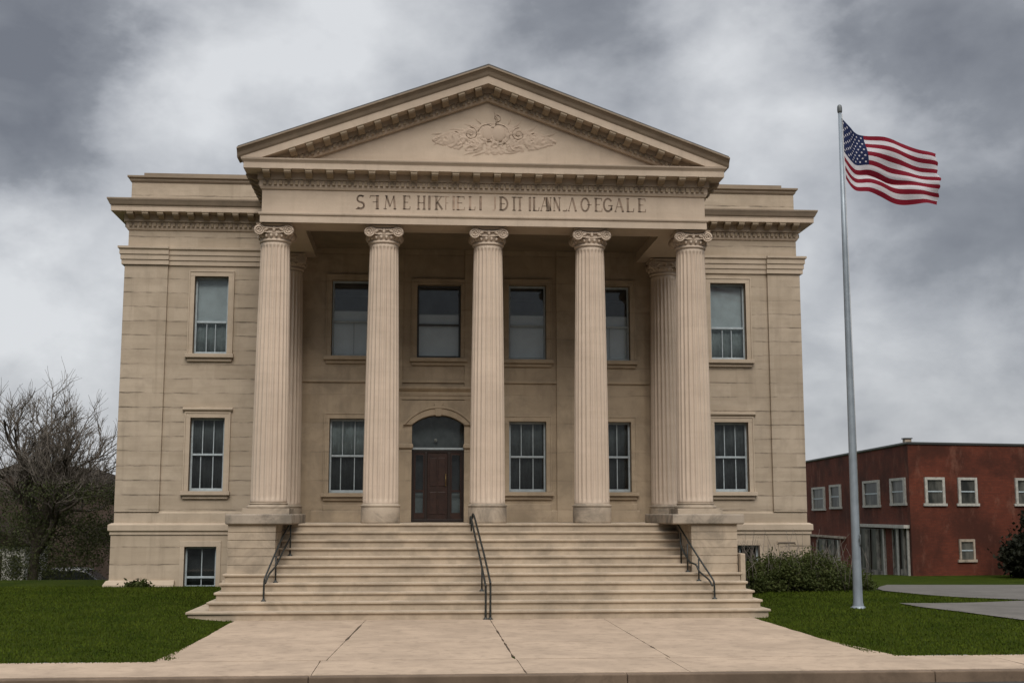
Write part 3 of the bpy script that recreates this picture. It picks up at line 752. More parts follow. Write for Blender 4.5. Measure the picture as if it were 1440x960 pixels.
# ---- columns
COLX = [-4.64, -2.19, .18, 2.53, 4.88]; CY = 3.52
def fluted(b, cx, cy, z0, z1, r0, r1, nf=22, per=10):
    n = nf*per
    def rf(r, a, z):
        f = (a*nf/(2*math.pi)) % 1.0
        if f < .22: return r
        u = (f-.22)/.78; d = math.sin(math.pi*u)**.7
        fade = min(1, max(0, (z-z0-.05)/.10), max(0, (z1-.06-z)/.06)) if z1-z0 > 1 else 0
        return r-.034*d*max(0, fade)
    zs = [z0, z0+.05, z0+.10, z0+.15]+[z0+.15+(z1-.28-z0-.15)*i/12 for i in range(1, 13)]+[z1-.15, z1-.12, z1-.09, z1-.06, z1]
    pr = []
    for z in zs:
        f = (z-z0)/(z1-z0); r = r0+(r1-r0)*(f**1.5); pr.append((r, z))
    b.lathe(pr, cx, cy, n, True, True, rf)
def capital(cx, cy):
    b = MB()
    b.lathe([(.322,8.03),(.325,8.045),(.352,8.055),(.362,8.075),(.352,8.10),(.325,8.105),(.330,8.13),(.355,8.17),(.385,8.20),(.385,8.22),(.33,8.24)], cx, cy, 48)
    # egg course
    for i in range(20):
        a = 2*math.pi*(i+.5)/20; r = .372; x, y = cx+r*math.cos(a), cy+r*math.sin(a)
        b.lathe([(.004,8.130),(.020,8.14),(.030,8.165),(.030,8.19),(.02,8.21),(.004,8.215)], x, y, 8)
    b.box(cx-.25, cx+.25, cy-.355, cy+.355, 8.235, 8.385)
    for sy in (-1, 1):
        yf = cy+sy*.375
        for sx in (-1, 1):
            vx, vz = cx+sx*.325, 8.290
            s0 = len(b.v); b.lathe([(.10,-.02),(.117,-.01),(.117,.010),(.10,.016)], 0, 0, 28)
            b.xform(Matrix.Translation((vx, yf, vz)) @ Matrix.Rotation(R(90), 4, 'X'), s0)
            pts, rr = [], []
            for i in range(46):
                f = i/45; a = math.pi/2-sx*f*2.4*2*math.pi*-1; r = .108*(1-f)**.8+.012
                pts.append((vx+r*math.cos(a)*1, yf+sy*(.018+.018*f), vz+r*math.sin(a))); rr.append(.0185*(1-.35*f))
            b.tube(pts, rr, 6)
        # sagging canal between the scrolls
        pts = [(cx+.315*f, yf+sy*.012, 8.385-.055*(1-f*f)) for f in [i/8-1 for i in range(17)]]
        b.tube(pts, .018, 6)
        pts = [(cx+.24*f, yf+sy*.010, 8.255-.03*(1-f*f)) for f in [i/8-1 for i in range(17)]]
        b.tube(pts, .014, 6)
        leafx = [(-.17,.10),(.17,-.10),(0,0)]
        for lx, tilt in leafx:
            s0 = len(b.v); b.lathe([(.004,-.07),(.03,-.04),(.038,0),(.028,.045),(.004,.07)], 0, 0, 8)
            b.xform(Matrix.Translation((cx+lx, yf, 8.305)) @ Matrix.Rotation(R(55 if lx < 0 else -55 if lx > 0 else 0), 4, 'Y'), s0)
    for sx in (-1, 1):    # bolsters
        s0 = len(b.v); b.lathe([(.105,-.36),(.085,-.2),(.07,-.03),(.08,-.03),(.08,.03),(.07,.03),(.085,.2),(.105,.36)], 0, 0, 24)
        b.xform(Matrix.Translation((cx+sx*.325, cy, 8.290)) @ Matrix.Rotation(R(90), 4, 'X'), s0)
    b.rings(cx-.40, cx+.40, cy-.40, cy+.40, [(8.385,.06),(8.405,.03),(8.415,.01),(8.437,.0)])
    return b
cap_me = capital(0, 0).mesh('capital', 'column')
sh = MB(); fluted(sh, 0, 0, 2.20, 8.04, .395, .325); sh_me = sh.mesh('shaft', 'column')
base_me = MB().lathe([(.425,FL),(.43,FL+.03),(.43,FL+.34),(.425,FL+.355),(.435,FL+.36),(.445,FL+.38),(.435,FL+.40),(.40,FL+.41),(.397,FL+.43)], 0, 0, 64).mesh('base', 'base')
bo = MB().rings(-.50, .50, -.50, .50, [(2.0,.0),(2.12,.0),(2.125,.02)])
bo.lathe([(.46,2.12),(.475,2.14),(.475,2.17),(.45,2.19),(.41,2.20),(.41,2.215),(.425,2.22),(.425,2.235),(.398,2.245)], 0, 0, 64)
base_out_me = bo.mesh('base', 'base')
sh2 = MB(); fluted(sh2, 0, 0, 2.24, 8.04, .40, .325); shout_me = sh2.mesh('shaft', 'column')
def put(name, me, parent, loc):
    o = bpy.data.objects.new(name, me); C.objects.link(o); o.parent = parent
    o.matrix_parent_inverse = world_mtx(parent).inverted(); o.matrix_basis = Matrix.Translation(loc); return o
for i, x in enumerate(COLX):
    outer = i in (0, 4)
    s = put('column', shout_me if outer else sh_me, ch, (x, CY, 0))
    put('capital', cap_me, s, (x, CY, 0)); put('base', base_out_me if outer else base_me, s, (x, CY, 0))
for x in (COLX[0], COLX[4]):       # engaged columns against the porch wall
    s = put('column', sh_me, ch, (x, 6.72, 0)); put('capital', cap_me, s, (x, 6.72, 0)); put('base', base_me, s, (x, 6.72, 0))
for x in COLX[1:4]:
    MB().box(x-.40, x+.40, YW-.062, YW+.02, FL, 8.72).build('wall_pilaster', 'porch', ch, bevel=.01)
# porch floor and base
MB().rings(PL-.10, PR+.10, 2.8, YW+.3, [(.05,.012),(FL-.052,.012),(FL-.046,-.028),(FL,-.028)]).build('porch_floor', 'step', ch, bevel=.010)
MB().sweep([(0,FL),(.05,FL+.002),(.05,FL+.26),(0,FL+.30)], [(PL+.9,YW),(DOOR[0]-.32,YW)]).build('wall_base', 'porch', ch)
MB().sweep([(0,FL),(.05,FL+.002),(.05,FL+.26),(0,FL+.30)], [(DOOR[1]+.32,YW),(PR-.9,YW)]).build('wall_base', 'porch', ch)
MB().sweep([(0,5.28),(.05,5.29),(.05,5.36),(0,5.37)], [(PL+.6,YW),(PR-.6,YW)]).build('string_course', 'porch', ch)

# ---- windows
def frame_boxes(b, x0, x1, z0, z1, w_, y0, y1, wt=None, wb_=None):
    wt = wt or w_; wb_ = wb_ or w_
    b.box(x0, x1, y0, y1, z1-wt, z1); b.box(x0, x1, y0, y1, z0, z0+wb_)
    b.box(x0, x0+w_, y0, y1, z0+wb_, z1-wt); b.box(x1-w_, x1, y0, y1, z0+wb_, z1-wt)
def window(x0, x1, z0, z1, kind):
    stone_m = 'trim' if abs(x0) > 5.5 else 'porch'
    yw = YW-.1 if kind == 'base' else YW
    b = MB(); a = .11
    o0, o1 = x0-a, x1+a
    if kind == 'base':
        b.box(o0, o1, yw-.03, yw+.06, z1, z1+.14); b.box(o0, x0, yw-.03, yw+.06, z0-.1, z1); b.box(x1, o1, yw-.03, yw+.06, z0-.1, z1)
    else:
        b.box(o0, o1, yw-.045, yw+.05, z1, z1+a); b.box(o0, x0, yw-.045, yw+.05, z0, z1); b.box(x1, o1, yw-.045, yw+.05, z0, z1)
        c_ = .035
        b.box(o0-c_, o1+c_, yw-.06, yw+.01, z1+a, z1+a+c_); b.box(o0-c_, o0, yw-.06, yw+.01, z0, z1+a); b.box(o1, o1+c_, yw-.06, yw+.01, z0, z1+a)
    win = b.build('window', stone_m, ch, bevel=.006)
    if kind != 'base':
        MB().box(o0-.07, o1+.07, yw-.13, yw+.2, z0-.10, z0-.003).build('sill', stone_m, win, bevel=.01)
        MB().box(o0-.02, o1+.02, yw-.06, yw+.02, z0-.19, z0-.102).build('apron', stone_m, win, bevel=.01)
        if kind == 'low' and abs(x0) > 5.5:
            MB().sweep([(0,z1+.155),(.05,z1+.16),(.09,z1+.20),(.09,z1+.235),(0,z1+.26)], [(o0-.08,yw),(o1+.08,yw)]).build('hood', stone_m, win)
        elif kind == 'low':
            MB().box(o0-.02, o1+.02, yw-.045, yw+.02, z0-.56, z0-.30).build('panel', stone_m, win, bevel=.01)
    ys = yw+.17
    zm = z0+(z1-z0)*(.42 if kind == 'wing_up' else .46 if kind.startswith('porch') else .50) if kind != 'base' else z0+.27
    sm = 'darksash' if kind in ('porch_b',) else 'sash'
    s = MB(); frame_boxes(s, x0+.005, x1-.005, z0+.003, z1-.003, .045, ys-.03, ys+.05, .05, .07)
    s.box(x0+.05, x1-.05, ys-.045, ys+.03, zm-.025, zm+.025)
    def bars(z_a, z_b, fr):
        for f in fr:
            xx = x0+(x1-x0)*f; s.box(xx-.011, xx+.011, ys-.012, ys+.012, z_a, z_b)
    if kind == 'wing_up': bars(z0+.073, zm-.025, (.36, .62))
    elif kind == 'low': bars(z0+.073, zm-.025, (.30, .66)); bars(zm+.025, z1-.053, (.34, .66))
    elif kind == 'base': bars(z0+.073, zm-.025, (.52,)); bars(zm+.025, z1-.053, (.52,))
    elif kind == 'porch_a': bars(z0+.073, zm-.025, (.56,))
    elif kind == 'porch_d': bars(z0+.073, zm-.025, (.50,))
    so = s.build('sash', sm, win, bevel=.004)
    for za, zb in ((z0+.06, zm-.02), (zm+.02, z1-.045)):
        MB().box(x0+.04, x1-.04, ys-.003, ys+.003, za, zb).build('pane', 'glass', so)
    yc = ys+.10
    def cur(b, za, zb, amp=.012):
        n = 40; vs_, fs_ = [], []
        for i in range(n+1):
            f = i/n; xx = x0+.02+(x1-x0-.04)*f; yy = yc+amp*math.sin(f*37+z0)+amp*.6*math.sin(f*17+x0*3)
            vs_ += [(xx, yy, za), (xx, yy, zb), (xx, yy+.004, za), (xx, yy+.004, zb)]
        for i in range(n):
            o_ = i*4; fs_ += [(o_, o_+4, o_+5, o_+1), (o_+2, o_+3, o_+7, o_+6), (o_+1, o_+5, o_+7, o_+3), (o_, o_+2, o_+6, o_+4)]
        b.add(vs_, fs_, True)
    if kind == 'wing_up':
        MB().box(x0+.02, x1-.02, yc-.002, yc+.002, zm-.02, z1-.01).build('blind', 'blind', win)
        c_ = MB(); cur(c_, z0, zm-.03); c_.build('curtain', 'midcurtain', win)
    elif kind == 'low':
        c_ = MB(); cur(c_, zm-.02, z1-.01, .016); c_.build('curtain', 'curtain' if abs(x0) > 5.5 or x0 > 0 else 'midcurtain', win)
        c_ = MB(); cur(c_, z0, zm-.03, .02); c_.build('curtain', 'darkshade', win)
    elif kind.startswith('porch'):
        zz = zm+(z1-zm)*.28
        MB().box(x0+.02, x1-.02, yc-.002, yc+.002, z0, zz).build('blind', 'porchblind', win)
        MB().box(x0+.02, x1-.02, yc-.002, yc+.002, zz+.004, z1-.01).build('blind', 'darkshade', win)
        if kind != 'porch_b': MB().box(x0+.02, x1-.02, yc-.02, yc-.004, z1-.38, z1-.36).build('blind_rail', 'curtain', win)
    else:
        MB().box(x0+.02, x1-.02, yc+.1, yc+.11, z0, z1-.01).build('blind', 'darkshade', win)
    return win
M['midcurtain'] = simple('mid grey curtain', (.25, .29, .285), .9, 0, 3, .25)
for h in WIN: window(*h)
# recessed vent slot in the right basement wall
vt = MB().box(7.72, 8.20, YW-.125, YW-.05, 1.26, 1.33).box(7.76, 8.16, YW-.115, YW-.05, 1.05, 1.26).build('vent_slot', 'basewall', ch)
MB().box(7.74, 8.18, YW-.13, YW-.126, 1.27, 1.295).build('slot', 'dirt', vt)

# ---- entrance: arched stone surround, transom, panelled door between side lights
dx0, dx1, dz0, dz1 = DOOR; dcx = (dx0+dx1)/2; hw = (dx1-dx0)/2; zs_ = 4.22
def arch_pts(rx, top, n=24, zsp=zs_):
    h_ = top-zsp; rr_ = (rx*rx+h_*h_)/(2*h_); a_ = math.asin(rx/rr_)
    return [(dcx+rr_*math.sin(-a_+2*a_*i/n), top-rr_+rr_*math.cos(-a_+2*a_*i/n)) for i in range(n+1)]
inn = arch_pts(hw, 4.47); out = arch_pts(hw+.17, 4.64)
b = MB()
def strip(b, A, B, y0, y1):
    n = len(A)
    vs_ = [(x, y0, z) for x, z in A]+[(x, y0, z) for x, z in B]+[(x, y1, z) for x, z in A]+[(x, y1, z) for x, z in B]
    fs_ = []
    for i in range(n-1):
        fs_ += [(i, i+1, n+i+1, n+i), (2*n+i, 3*n+i, 3*n+i+1, 2*n+i+1), (i, 2*n+i, 2*n+i+1, i+1), (n+i, n+i+1, 3*n+i+1, 3*n+i)]
    fs_ += [(0, n, 3*n, 2*n), (n-1, 3*n-1, 4*n-1, 2*n-1)]
    b.add(vs_, fs_)
strip(b, inn, out, YW-.13, YW+.20)
sur = b.build('door_surround', 'porch', ch, bevel=.008)
b = MB(); strip(b, out, arch_pts(hw+.22, 4.695), YW-.165, YW+.02); b.build('archivolt_bead', 'porch', sur)
b = MB(); topz = 4.84
rect = [(max(dcx-hw-.30, min(dcx+hw+.30, dcx+(x-dcx)*1.32)), topz) for x, z in out]
rect[0] = (dcx-hw-.30, zs_); rect[-1] = (dcx+hw+.30, zs_)
rect[1] = (dcx-hw-.30, topz); rect[-2] = (dcx+hw+.30, topz)
strip(b, out, rect, YW-.06, YW+.03); b.build('spandrel', 'porch', sur)
b = MB()
for i in (3, 8, 16, 21):
    pass
MB().prism([(dcx-.07,4.44),(dcx+.07,4.44),(dcx+.11,4.76),(dcx-.11,4.76)], YW-.15, YW+.02).build('keystone', 'porch', sur, bevel=.01)
for sx in (-1, 1):
    xa, xb = (dx0-.30, dx0) if sx < 0 else (dx1, dx1+.30)
    MB().box(xa, xb, YW-.06, YW+.2, FL, 3.62).build('jamb', 'porch', sur, bevel=.008)
    MB().rings(xa-.03, xb+.03, YW-.12, YW+.22, [(3.62,.03),(3.65,.0),(3.72,.0),(3.75,.02)]).build('impost', 'porch', sur)
    MB().box(xa, xb, YW-.06, YW+.2, 3.75, zs_).build('jamb', 'porch', sur)
MB().sweep([(0,4.85),(.07,4.86),(.07,4.95),(.09,4.96),(.09,5.05),(.13,5.08),(.18,5.13),(.18,5.18),(0,5.2)], [(dx0-.40,YW),(dx1+.40,YW)]).build('door_cornice', 'porch', sur)
yd = YW+.14
dr = MB(); frame_boxes(dr, dx0+.002, dx1-.002, FL+.005, 3.60, .06, yd, yd+.08)
for xx in (dcx-.30, dcx+.28): dr.box(xx-.035, xx+.035, yd, yd+.08, FL+.065, 3.54)
dro = dr.build('door_frame', 'doorframe', ch, bevel=.006)
lf = MB().box(dcx-.263, dcx+.243, yd+.03, yd+.07, FL+.065, 3.54)
for za, zb in ((FL+.2, 2.55), (2.7, 3.4)):
    for xa, xb in ((dcx-.21, dcx-.03), (dcx+.01, dcx+.19)): lf.rings(xa, xb, yd+.015, yd+.05, [(za,.0),(zb,.0)])
lfo = lf.build('door', 'wood', ch, bevel=.006)
MB().tube([(dcx+.20,yd-.02,2.72),(dcx+.20,yd-.02,2.98)], .012, 8).box(dcx+.185,dcx+.215,yd-.02,yd+.04,2.70,2.725).box(dcx+.185,dcx+.215,yd-.02,yd+.04,2.975,3.0).build('handle', 'brass', lfo)
for xa, xb in ((dx0+.062, dcx-.335), (dcx+.315, dx1-.062)):
    sl = MB(); frame_boxes(sl, xa, xb, FL+.07, 3.535, .035, yd+.02, yd+.06, .06, .16); sl.box(xa+.035, xb-.035, yd+.025, yd+.055, 2.55, 2.60)
    s_ = sl.build('side_light', 'wood', ch)
    MB().box(xa+.03, xb-.03, yd+.038, yd+.044, FL+.22, 3.48).build('pane', 'glass', s_)
    MB().box(xa+.03, xb-.03, yd+.25, yd+.26, FL+.1, 2.52).build('curtain', 'midcurtain', s_)
    MB().box(xa+.03, xb-.03, yd+.25, yd+.26, 2.52, 3.5).build('curtain', 'darkshade', s_)
b = MB().box(dx0+.003, dx1-.003, yd-.03, yd+.08, 3.605, 3.66); tr = b.build('transom_bar', 'sash', ch, bevel=.004)
ip = arch_pts(hw-.002, 4.468)
MB().prism([(dx0+.004,3.66)]+ip+[(dx1-.004,3.66)], yd+.03, yd+.036).build('pane', 'glass', tr)
MB().prism([(dx0+.004,3.67)]+arch_pts(hw+.1, 4.5)+[(dx1-.004,3.67)], yd+.20, yd+.21).build('blind', 'curtain', tr)
MB().lathe([(.0,3.80),(.03,3.81),(.045,3.85),(.03,3.89),(0,3.90)], dcx-.06, yd+.12, 12, caps=False).build('lantern', 'white', tr)

# ================================================================ entrance steps
es = thing('entrance_steps', (0, 0, 0), 'broad tan stone steps climbing to the portico between two square pedestals', 'steps')
SX = [(-5.70,5.52),(-5.36,5.44),(-5.27,5.36),(-5.22,5.30),(-5.20,5.27)]
BL, BR = (-5.17,-4.22), (4.28,5.24)
for k in range(1, 11):
    y0 = .28*(k-1); xa, xb = SX[k-1] if k <= 5 else (BL[1]+.0, BR[0]-.0)
    y1 = (y0+.5 if k > 1 else y0+.6) if k > 5 else y0+.9
    b = MB().rings(xa, xb, y0, 2.79, [((k-1)*H-.02,.012),(k*H-.052,.012),(k*H-.046,-.028),(k*H,-.028)])
    b.build('step', 'step', es, bevel=.012)
CAPX = [(-5.22,-3.90),(3.88,5.38)]
for (xa, xb), (ca, cb) in ((BL, CAPX[0]), (BR, CAPX[1])):
    lv = []; zc = 5*H-.02; cz = [.80,.985,1.15,1.31,1.475,1.635,1.79]
    for i in range(len(cz)-1): lv += [(cz[i]+.008,.0),(cz[i+1]-.008,.0),(cz[i+1]-.004,.014),(cz[i+1]+.004,.014)]
    lv = [(.0,.0)]+lv[:-2]+[(1.79,.0)]
    pb = MB().rings(xa, xb, 1.26, 4.3, lv).build('pedestal', 'ped', es, bevel=.005)
    MB().rings(ca, cb, 1.18, 4.35, [(1.79,.03),(1.81,.0),(1.985,.0),(2.0,.015)]).build('cap', 'cap', pb, bevel=.012)
# thin upright stone at the right end of the steps
MB().rings(5.26, 5.36, 1.10, 1.9, [(.2,0),(1.18,0),(1.2,.01)]).build('end_stone', 'ped', es, bevel=.008)

# ---- handrails
def rail_thing(label, paths, posts, feet, r=.019):
    t_ = thing('stair_handrail', posts[0][0], label, 'handrail', 'iron handrails on the entrance steps')
    for p_ in paths: MB().tube(p_, r, 8).build('rail', 'iron', t_)
    for a, c_ in posts:
        MB().tube([a, c_], .016, 8).build('post', 'iron', t_)
    for f in feet: MB().lathe([(.055,f[2]),(.055,f[2]+.01),(.025,f[2]+.03),(.02,f[2]+.05)], f[0], f[1], 16).build('foot', 'iron', t_)
    return t_
def stz(y): return H*max(0, min(10, math.floor(y/.28)+1))
# left rail
def curve(P, n=6):
    P = [Vector(p) for p in P]; o = []
    for i in range(len(P)-1):
        p0 = P[max(0, i-1)]; p1 = P[i]; p2 = P[i+1]; p3 = P[min(len(P)-1, i+2)]
        for k in range(n):
            f = k/n
            o.append(.5*((2*p1)+(p2-p0)*f+(2*p0-5*p1+4*p2-p3)*f*f+(3*p1-p0-3*p2+p3)*f**3))
    return o+[P[-1]]
y_a, y_b, y_c = .46, 1.0, 1.95
rail_thing('short black iron handrail against the left stone pedestal',
    [curve([(-4.33,y_a,stz(y_a)+.02),(-4.325,y_a,.70),(-4.30,.52,.82),(-4.22,.9,1.12),(-4.12,1.4,1.48),(-4.02,1.84,1.76),(-3.99,1.95,1.80),(-3.985,2.0,1.76)]),
     curve([(-4.31,.5,.66),(-4.25,.62,.84),(-4.17,1.0,.98),(-4.08,1.45,1.25),(-3.99,1.93,1.52)])],
    [((-4.33,y_a,stz(y_a)),(-4.33,y_a,.66)), ((-4.17,y_b,stz(y_b)),(-4.17,y_b,1.18)), ((-3.99,y_c,stz(y_c)),(-3.99,y_c,1.79))], [(-4.33,y_a,stz(y_a)),(-4.17,y_b,stz(y_b)),(-3.99,y_c,stz(y_c))])
rail_thing('black iron handrail slanting in front of the right stone pedestal',
    [curve([(4.55,y_a,stz(y_a)+.02),(4.545,y_a,.62),(4.52,.52,.73),(4.40,.86,1.02),(4.26,1.24,1.36),(4.14,1.8,1.74),(4.09,2.05,1.86),(4.02,2.2,1.86)]),
     curve([(4.52,.5,.58),(4.47,.6,.70),(4.36,.9,.84),(4.30,1.0,.98),(4.22,1.24,1.04),(4.13,1.55,1.32),(4.12,1.6,1.5)])],
    [((4.55,y_a,stz(y_a)),(4.55,y_a,.6)), ((4.35,.95,stz(.95)),(4.35,.95,1.10)), ((4.20,1.3,stz(1.3)),(4.20,1.3,1.40)), ((4.13,1.6,stz(1.6)),(4.13,1.6,1.62))], [(4.55,y_a,stz(y_a)),(4.35,.95,stz(.95)),(4.20,1.3,stz(1.3))])
rail_thing('double black iron handrail down the middle of the steps',
    [curve([(.045,-.06,.02),(.045,-.06,.62),(.035,0,.74),(-.02,.9,1.16),(-.09,1.8,1.58),(-.15,2.5,1.93),(-.18,2.7,2.0),(-.185,2.78,1.9)]),
     curve([(-.045,-.06,.02),(-.045,-.06,.58),(-.055,0,.68),(-.10,.9,1.08),(-.16,1.8,1.50),(-.21,2.5,1.86),(-.23,2.66,1.94),(-.235,2.72,1.8)])],
    [((.045,-.06,0),(.045,-.06,.62)), ((-.045,-.06,0),(-.045,-.06,.58)), ((-.085,.62,stz(.62)),(-.085,.62,.95)), ((-.215,2.6,stz(2.6)),(-.215,2.6,1.88))], [(.045,-.06,0),(-.045,-.06,0),(-.085,.62,stz(.62))], .021)

# ================================================================ flagpole and flag
FX, FY = 7.49, .515; fz = float(gz(FX, FY))
fp = thing('flagpole', (FX, FY, fz-.02), 'tall tapering grey metal flagpole planted in the lawn', 'flagpole')
MB().lathe([(.112,fz-.05),(.110,fz+.03),(.096,fz+.10),(.090,fz+.5),(.072,4.0),(.054,7.5),(.036,10.44)], FX, FY, 32).build('pole', 'pole', fp)
MB().lathe([(.02,10.43),(.046,10.44),(.052,10.47),(.052,10.55),(.044,10.59),(.025,10.61),(.005,10.615)], FX, FY, 24).build('cap', 'polecap', fp)
MB().lathe([(.15,fz-.06),(.15,fz+.005),(.118,fz+.02),(.112,fz+.03)], FX, FY, 32).build('collar', 'pole', fp)
MB().tube([(FX+.072,FY-.06,1.5),(FX+.060,FY-.05,6),(FX+.040,FY-.04,10.4)], .005, 5).build('halyard', 'white', fp)
MB().tube([(FX+.05,FY-.10,1.36),(FX+.05,FY-.115,1.40),(FX+.05,FY-.115,1.56),(FX+.05,FY-.10,1.60)], .012, 6).box(FX+.035,FX+.065,FY-.115,FY-.05,1.45,1.51).build('cleat', 'polecap', fp)
# flag
def px_flag(px, py):   # measured outline, in the upright plane through the pole
    return (7.534+(px-1184)/(1320-1184)*(9.60-7.534), 10.325-(py-166)/(285-166)*(10.325-8.52))
TOPE = [(0,1183.7,166.5),(.16,1198.7,177.8),(.40,1220,185.3),(.58,1249,190),(.74,1277.5,195.8),(.87,1300,208.7),(1,1317,215.3)]
BOTE = [(0,1186.5,253.5),(.16,1202.5,267),(.40,1226,270.5),(.58,1258,281.5),(.74,1284,285.5),(.87,1303,285),(1,1320.5,285)]
def interp(T, u):
    xs = [a[0] for a in T]; i = max(0, min(len(T)-2, sum(1 for a in xs[1:-1] if u >= a)))
    p = [T[max(0, i-1)], T[i], T[i+1], T[min(len(T)-1, i+2)]]; f = (u-xs[i])/(xs[i+1]-xs[i])
    def cr_(k):
        a, b_, c_, d_ = (q[k] for q in p)
        return .5*((2*b_)+(c_-a)*f+(2*a-5*b_+4*c_-d_)*f*f+(3*b_-a-3*c_+d_)*f**3)
    return cr_(1), cr_(2)
NU, NV = 110, 66; fb = MB(); uv = []
for j in range(NV+1):
    v = j/NV
    for i in range(NU+1):
        u = i/NU; tp = interp(TOPE, u); bt = interp(BOTE, u)
        jag = (mnoise.noise(Vector((v*9, 2.2, 0)))*5 if u > .9 else 0)*max(0, (u-.9)/.1)
        px = bt[0]+(tp[0]-bt[0])*v+jag; py = bt[1]+(tp[1]-bt[1])*v
        bulge = 2.0*math.sin(u*7.5+.6)*math.sin(math.pi*v)
        x, z = px_flag(px, py+bulge)
        y = FY+.22*math.sin(min(1, u/.45)*math.pi/2)-.25*max(0, u-.45)
        y += .10*math.sin(u*13-v*2.2)*min(1, u*3)+.05*math.sin(u*21+v*5)*u+.045*math.sin(v*11-u*6)*min(1, u*2)
        cr_ = math.exp(-((v-.33-.10*(u-.6))/.05)**2)*math.exp(-((u-.55)/.22)**2); y += .16*cr_
        fb.v.append((x, y, z)); uv.append((u, v))
for j in range(NV):
    for i in range(NU): fb.f.append((j*(NU+1)+i, j*(NU+1)+i+1, (j+1)*(NU+1)+i+1, (j+1)*(NU+1)+i)); fb.sm.append(True)
m, t, b = mat('flag cloth')
uvn = t.new('ShaderNodeUVMap', uv_map='uv').outputs[0]; u, v, _ = t.sep(uvn)
odd = t.m('MODULO', t.m('FLOOR', t.m('MULTIPLY', v, 12.9999)), 2.0)
c = t.mix(odd, col(.20, .012, .025), col(.58, .56, .58))
can = t.m('MULTIPLY', t.m('LESS_THAN', u, .40), t.m('GREATER_THAN', v, 6/13))
su = t.m('MULTIPLY', t.m('DIVIDE', u, .40), 6.0); sv = t.m('MULTIPLY', t.m('DIVIDE', t.m('SUBTRACT', v, 6/13), 7/13), 5.0)
def stars(ou, ov):
    a = t.m('SUBTRACT', t.m('FRACT', t.m('ADD', su, ou)), .5); b_ = t.m('SUBTRACT', t.m('FRACT', t.m('ADD', sv, ov)), .5)
    b_ = t.m('MULTIPLY', b_, 1.25)
    r = t.m('SQRT', t.m('ADD', t.m('MULTIPLY', a, a), t.m('MULTIPLY', b_, b_)))
    th = t.m('ARCTAN2', a, b_); k = t.m('COSINE', t.m('MULTIPLY', th, 5.0))
    return t.m('LESS_THAN', r, t.m('ADD', .15, t.m('MULTIPLY', k, .05)))
inner = t.m('MULTIPLY', t.m('MULTIPLY', t.m('GREATER_THAN', su, .5), t.m('LESS_THAN', su, 5.5)), t.m('MULTIPLY', t.m('GREATER_THAN', sv, .5), t.m('LESS_THAN', sv, 4.5)))
star = t.m('MAXIMUM', stars(0, 0), t.m('MULTIPLY', stars(.5, .5), inner))
c = t.mix(can, c, t.mix(star, col(.018, .026, .075), col(.60, .58, .60)))
t.l.new(c, b.inputs['Base Color']); b.inputs['Roughness'].default_value = .8; b.inputs['Specular IOR Level'].default_value = .15
tl = t.new('ShaderNodeBsdfTranslucent'); t.l.new(c, tl.inputs[0]); mx = t.new('ShaderNodeMixShader', ins={0: .3})
t.l.new(b.outputs[0], mx.inputs[1]); t.l.new(tl.outputs[0], mx.inputs[2]); t.l.new(mx.outputs[0], t.n['Material Output'].inputs[0])
M['flag'] = m
fo = fb.build('flag', 'flag', recalc=False)
ul = fo.data.uv_layers.new(name='uv')
for lp in fo.data.loops: ul.data[lp.index].uv = uv[lp.vertex_index]
tag(fo, 'American flag with frayed end waving from the top of the pole', 'flag')

# ================================================================ red brick building on the right
m, t, b = mat('weathered red brick'); p = pos(t); x, y, z = t.sep(p)
tc = t.comb(t.m('ADD', x, t.m('MULTIPLY', y, .97)), z, 0.0)
br = t.new('ShaderNodeTexBrick', ins={'Color1': col(.122, .030, .016), 'Color2': col(.090, .023, .013), 'Mortar': col(.075, .03, .02), 'Scale': 1.0, 'Mortar Size': .008, 'Brick Width': .24, 'Row Height': .085, 'Bias': -.1})
t.l.new(tc, br.inputs['Vector'])
n = t.noise(p, .35, 6, .62, .2); n2_ = t.noise(t.vm('MULTIPLY', p, (1, 1, .45)), 1.2, 6, .7, .1)
c = t.mix(t.ramp(n, .40, .64, 0, .85), br.outputs[0], col(.040, .014, .009)); c = t.mix(t.ramp(n2_, .52, .72, 0, .6), c, col(.17, .075, .05))
t.l.new(c, b.inputs['Base Color']); b.inputs['Roughness'].default_value = .9; b.inputs['Specular IOR Level'].default_value = .2; M['brick'] = m
A = Vector((22.93, 36.0)); e1 = Vector((26.25-22.93, .65)).normalized(); e2 = Vector((24.80-22.93, 58.5-36.0)).normalized()
rb = thing('red_building', (A.x, A.y, -1.0), 'two storey red brick building with white framed windows beyond the flagpole', 'building')
ZT = 5.46; L1, L2 = 20.0, 26.0
cor = [A+e2*L2, A, A+e1*L1, A+e1*L1+e2*L2]
def wallq(p, q, z0, z1): return [(p.x,p.y,z0),(q.x,q.y,z0),(q.x,q.y,z1),(p.x,p.y,z1)]
for i in range(4):
    p_, q_ = cor[i], cor[(i+1) % 4]
    MB().add(wallq(p_, q_, -4.0, ZT), [(0,1,2,3)]).build('wall', 'brick', rb, recalc=False)
pts = [(c_.x, c_.y) for c_ in cor]
MB().sweep([(-.35,ZT-.02),(.05,ZT-.02),(.07,ZT+.03),(.07,ZT+.10),(-.35,ZT+.10)], pts+[pts[0]]).build('coping', 'darksash', rb)
MB().add([(c_.x,c_.y,ZT-.3) for c_ in cor], [(0,1,2,3)]).build('roof', 'roof', rb)
ck = A+e1*.2+e2*.6
chm = MB().box(ck.x-.17, ck.x+.17, ck.y-.17, ck.y+.17, ZT-.3, ZT+.28).build('chimney', 'cap', rb, bevel=.02)
MB().box(ck.x-.21, ck.x+.21, ck.y-.21, ck.y+.21, ZT+.28, ZT+.33).build('chimney_cap', 'darksash', chm)
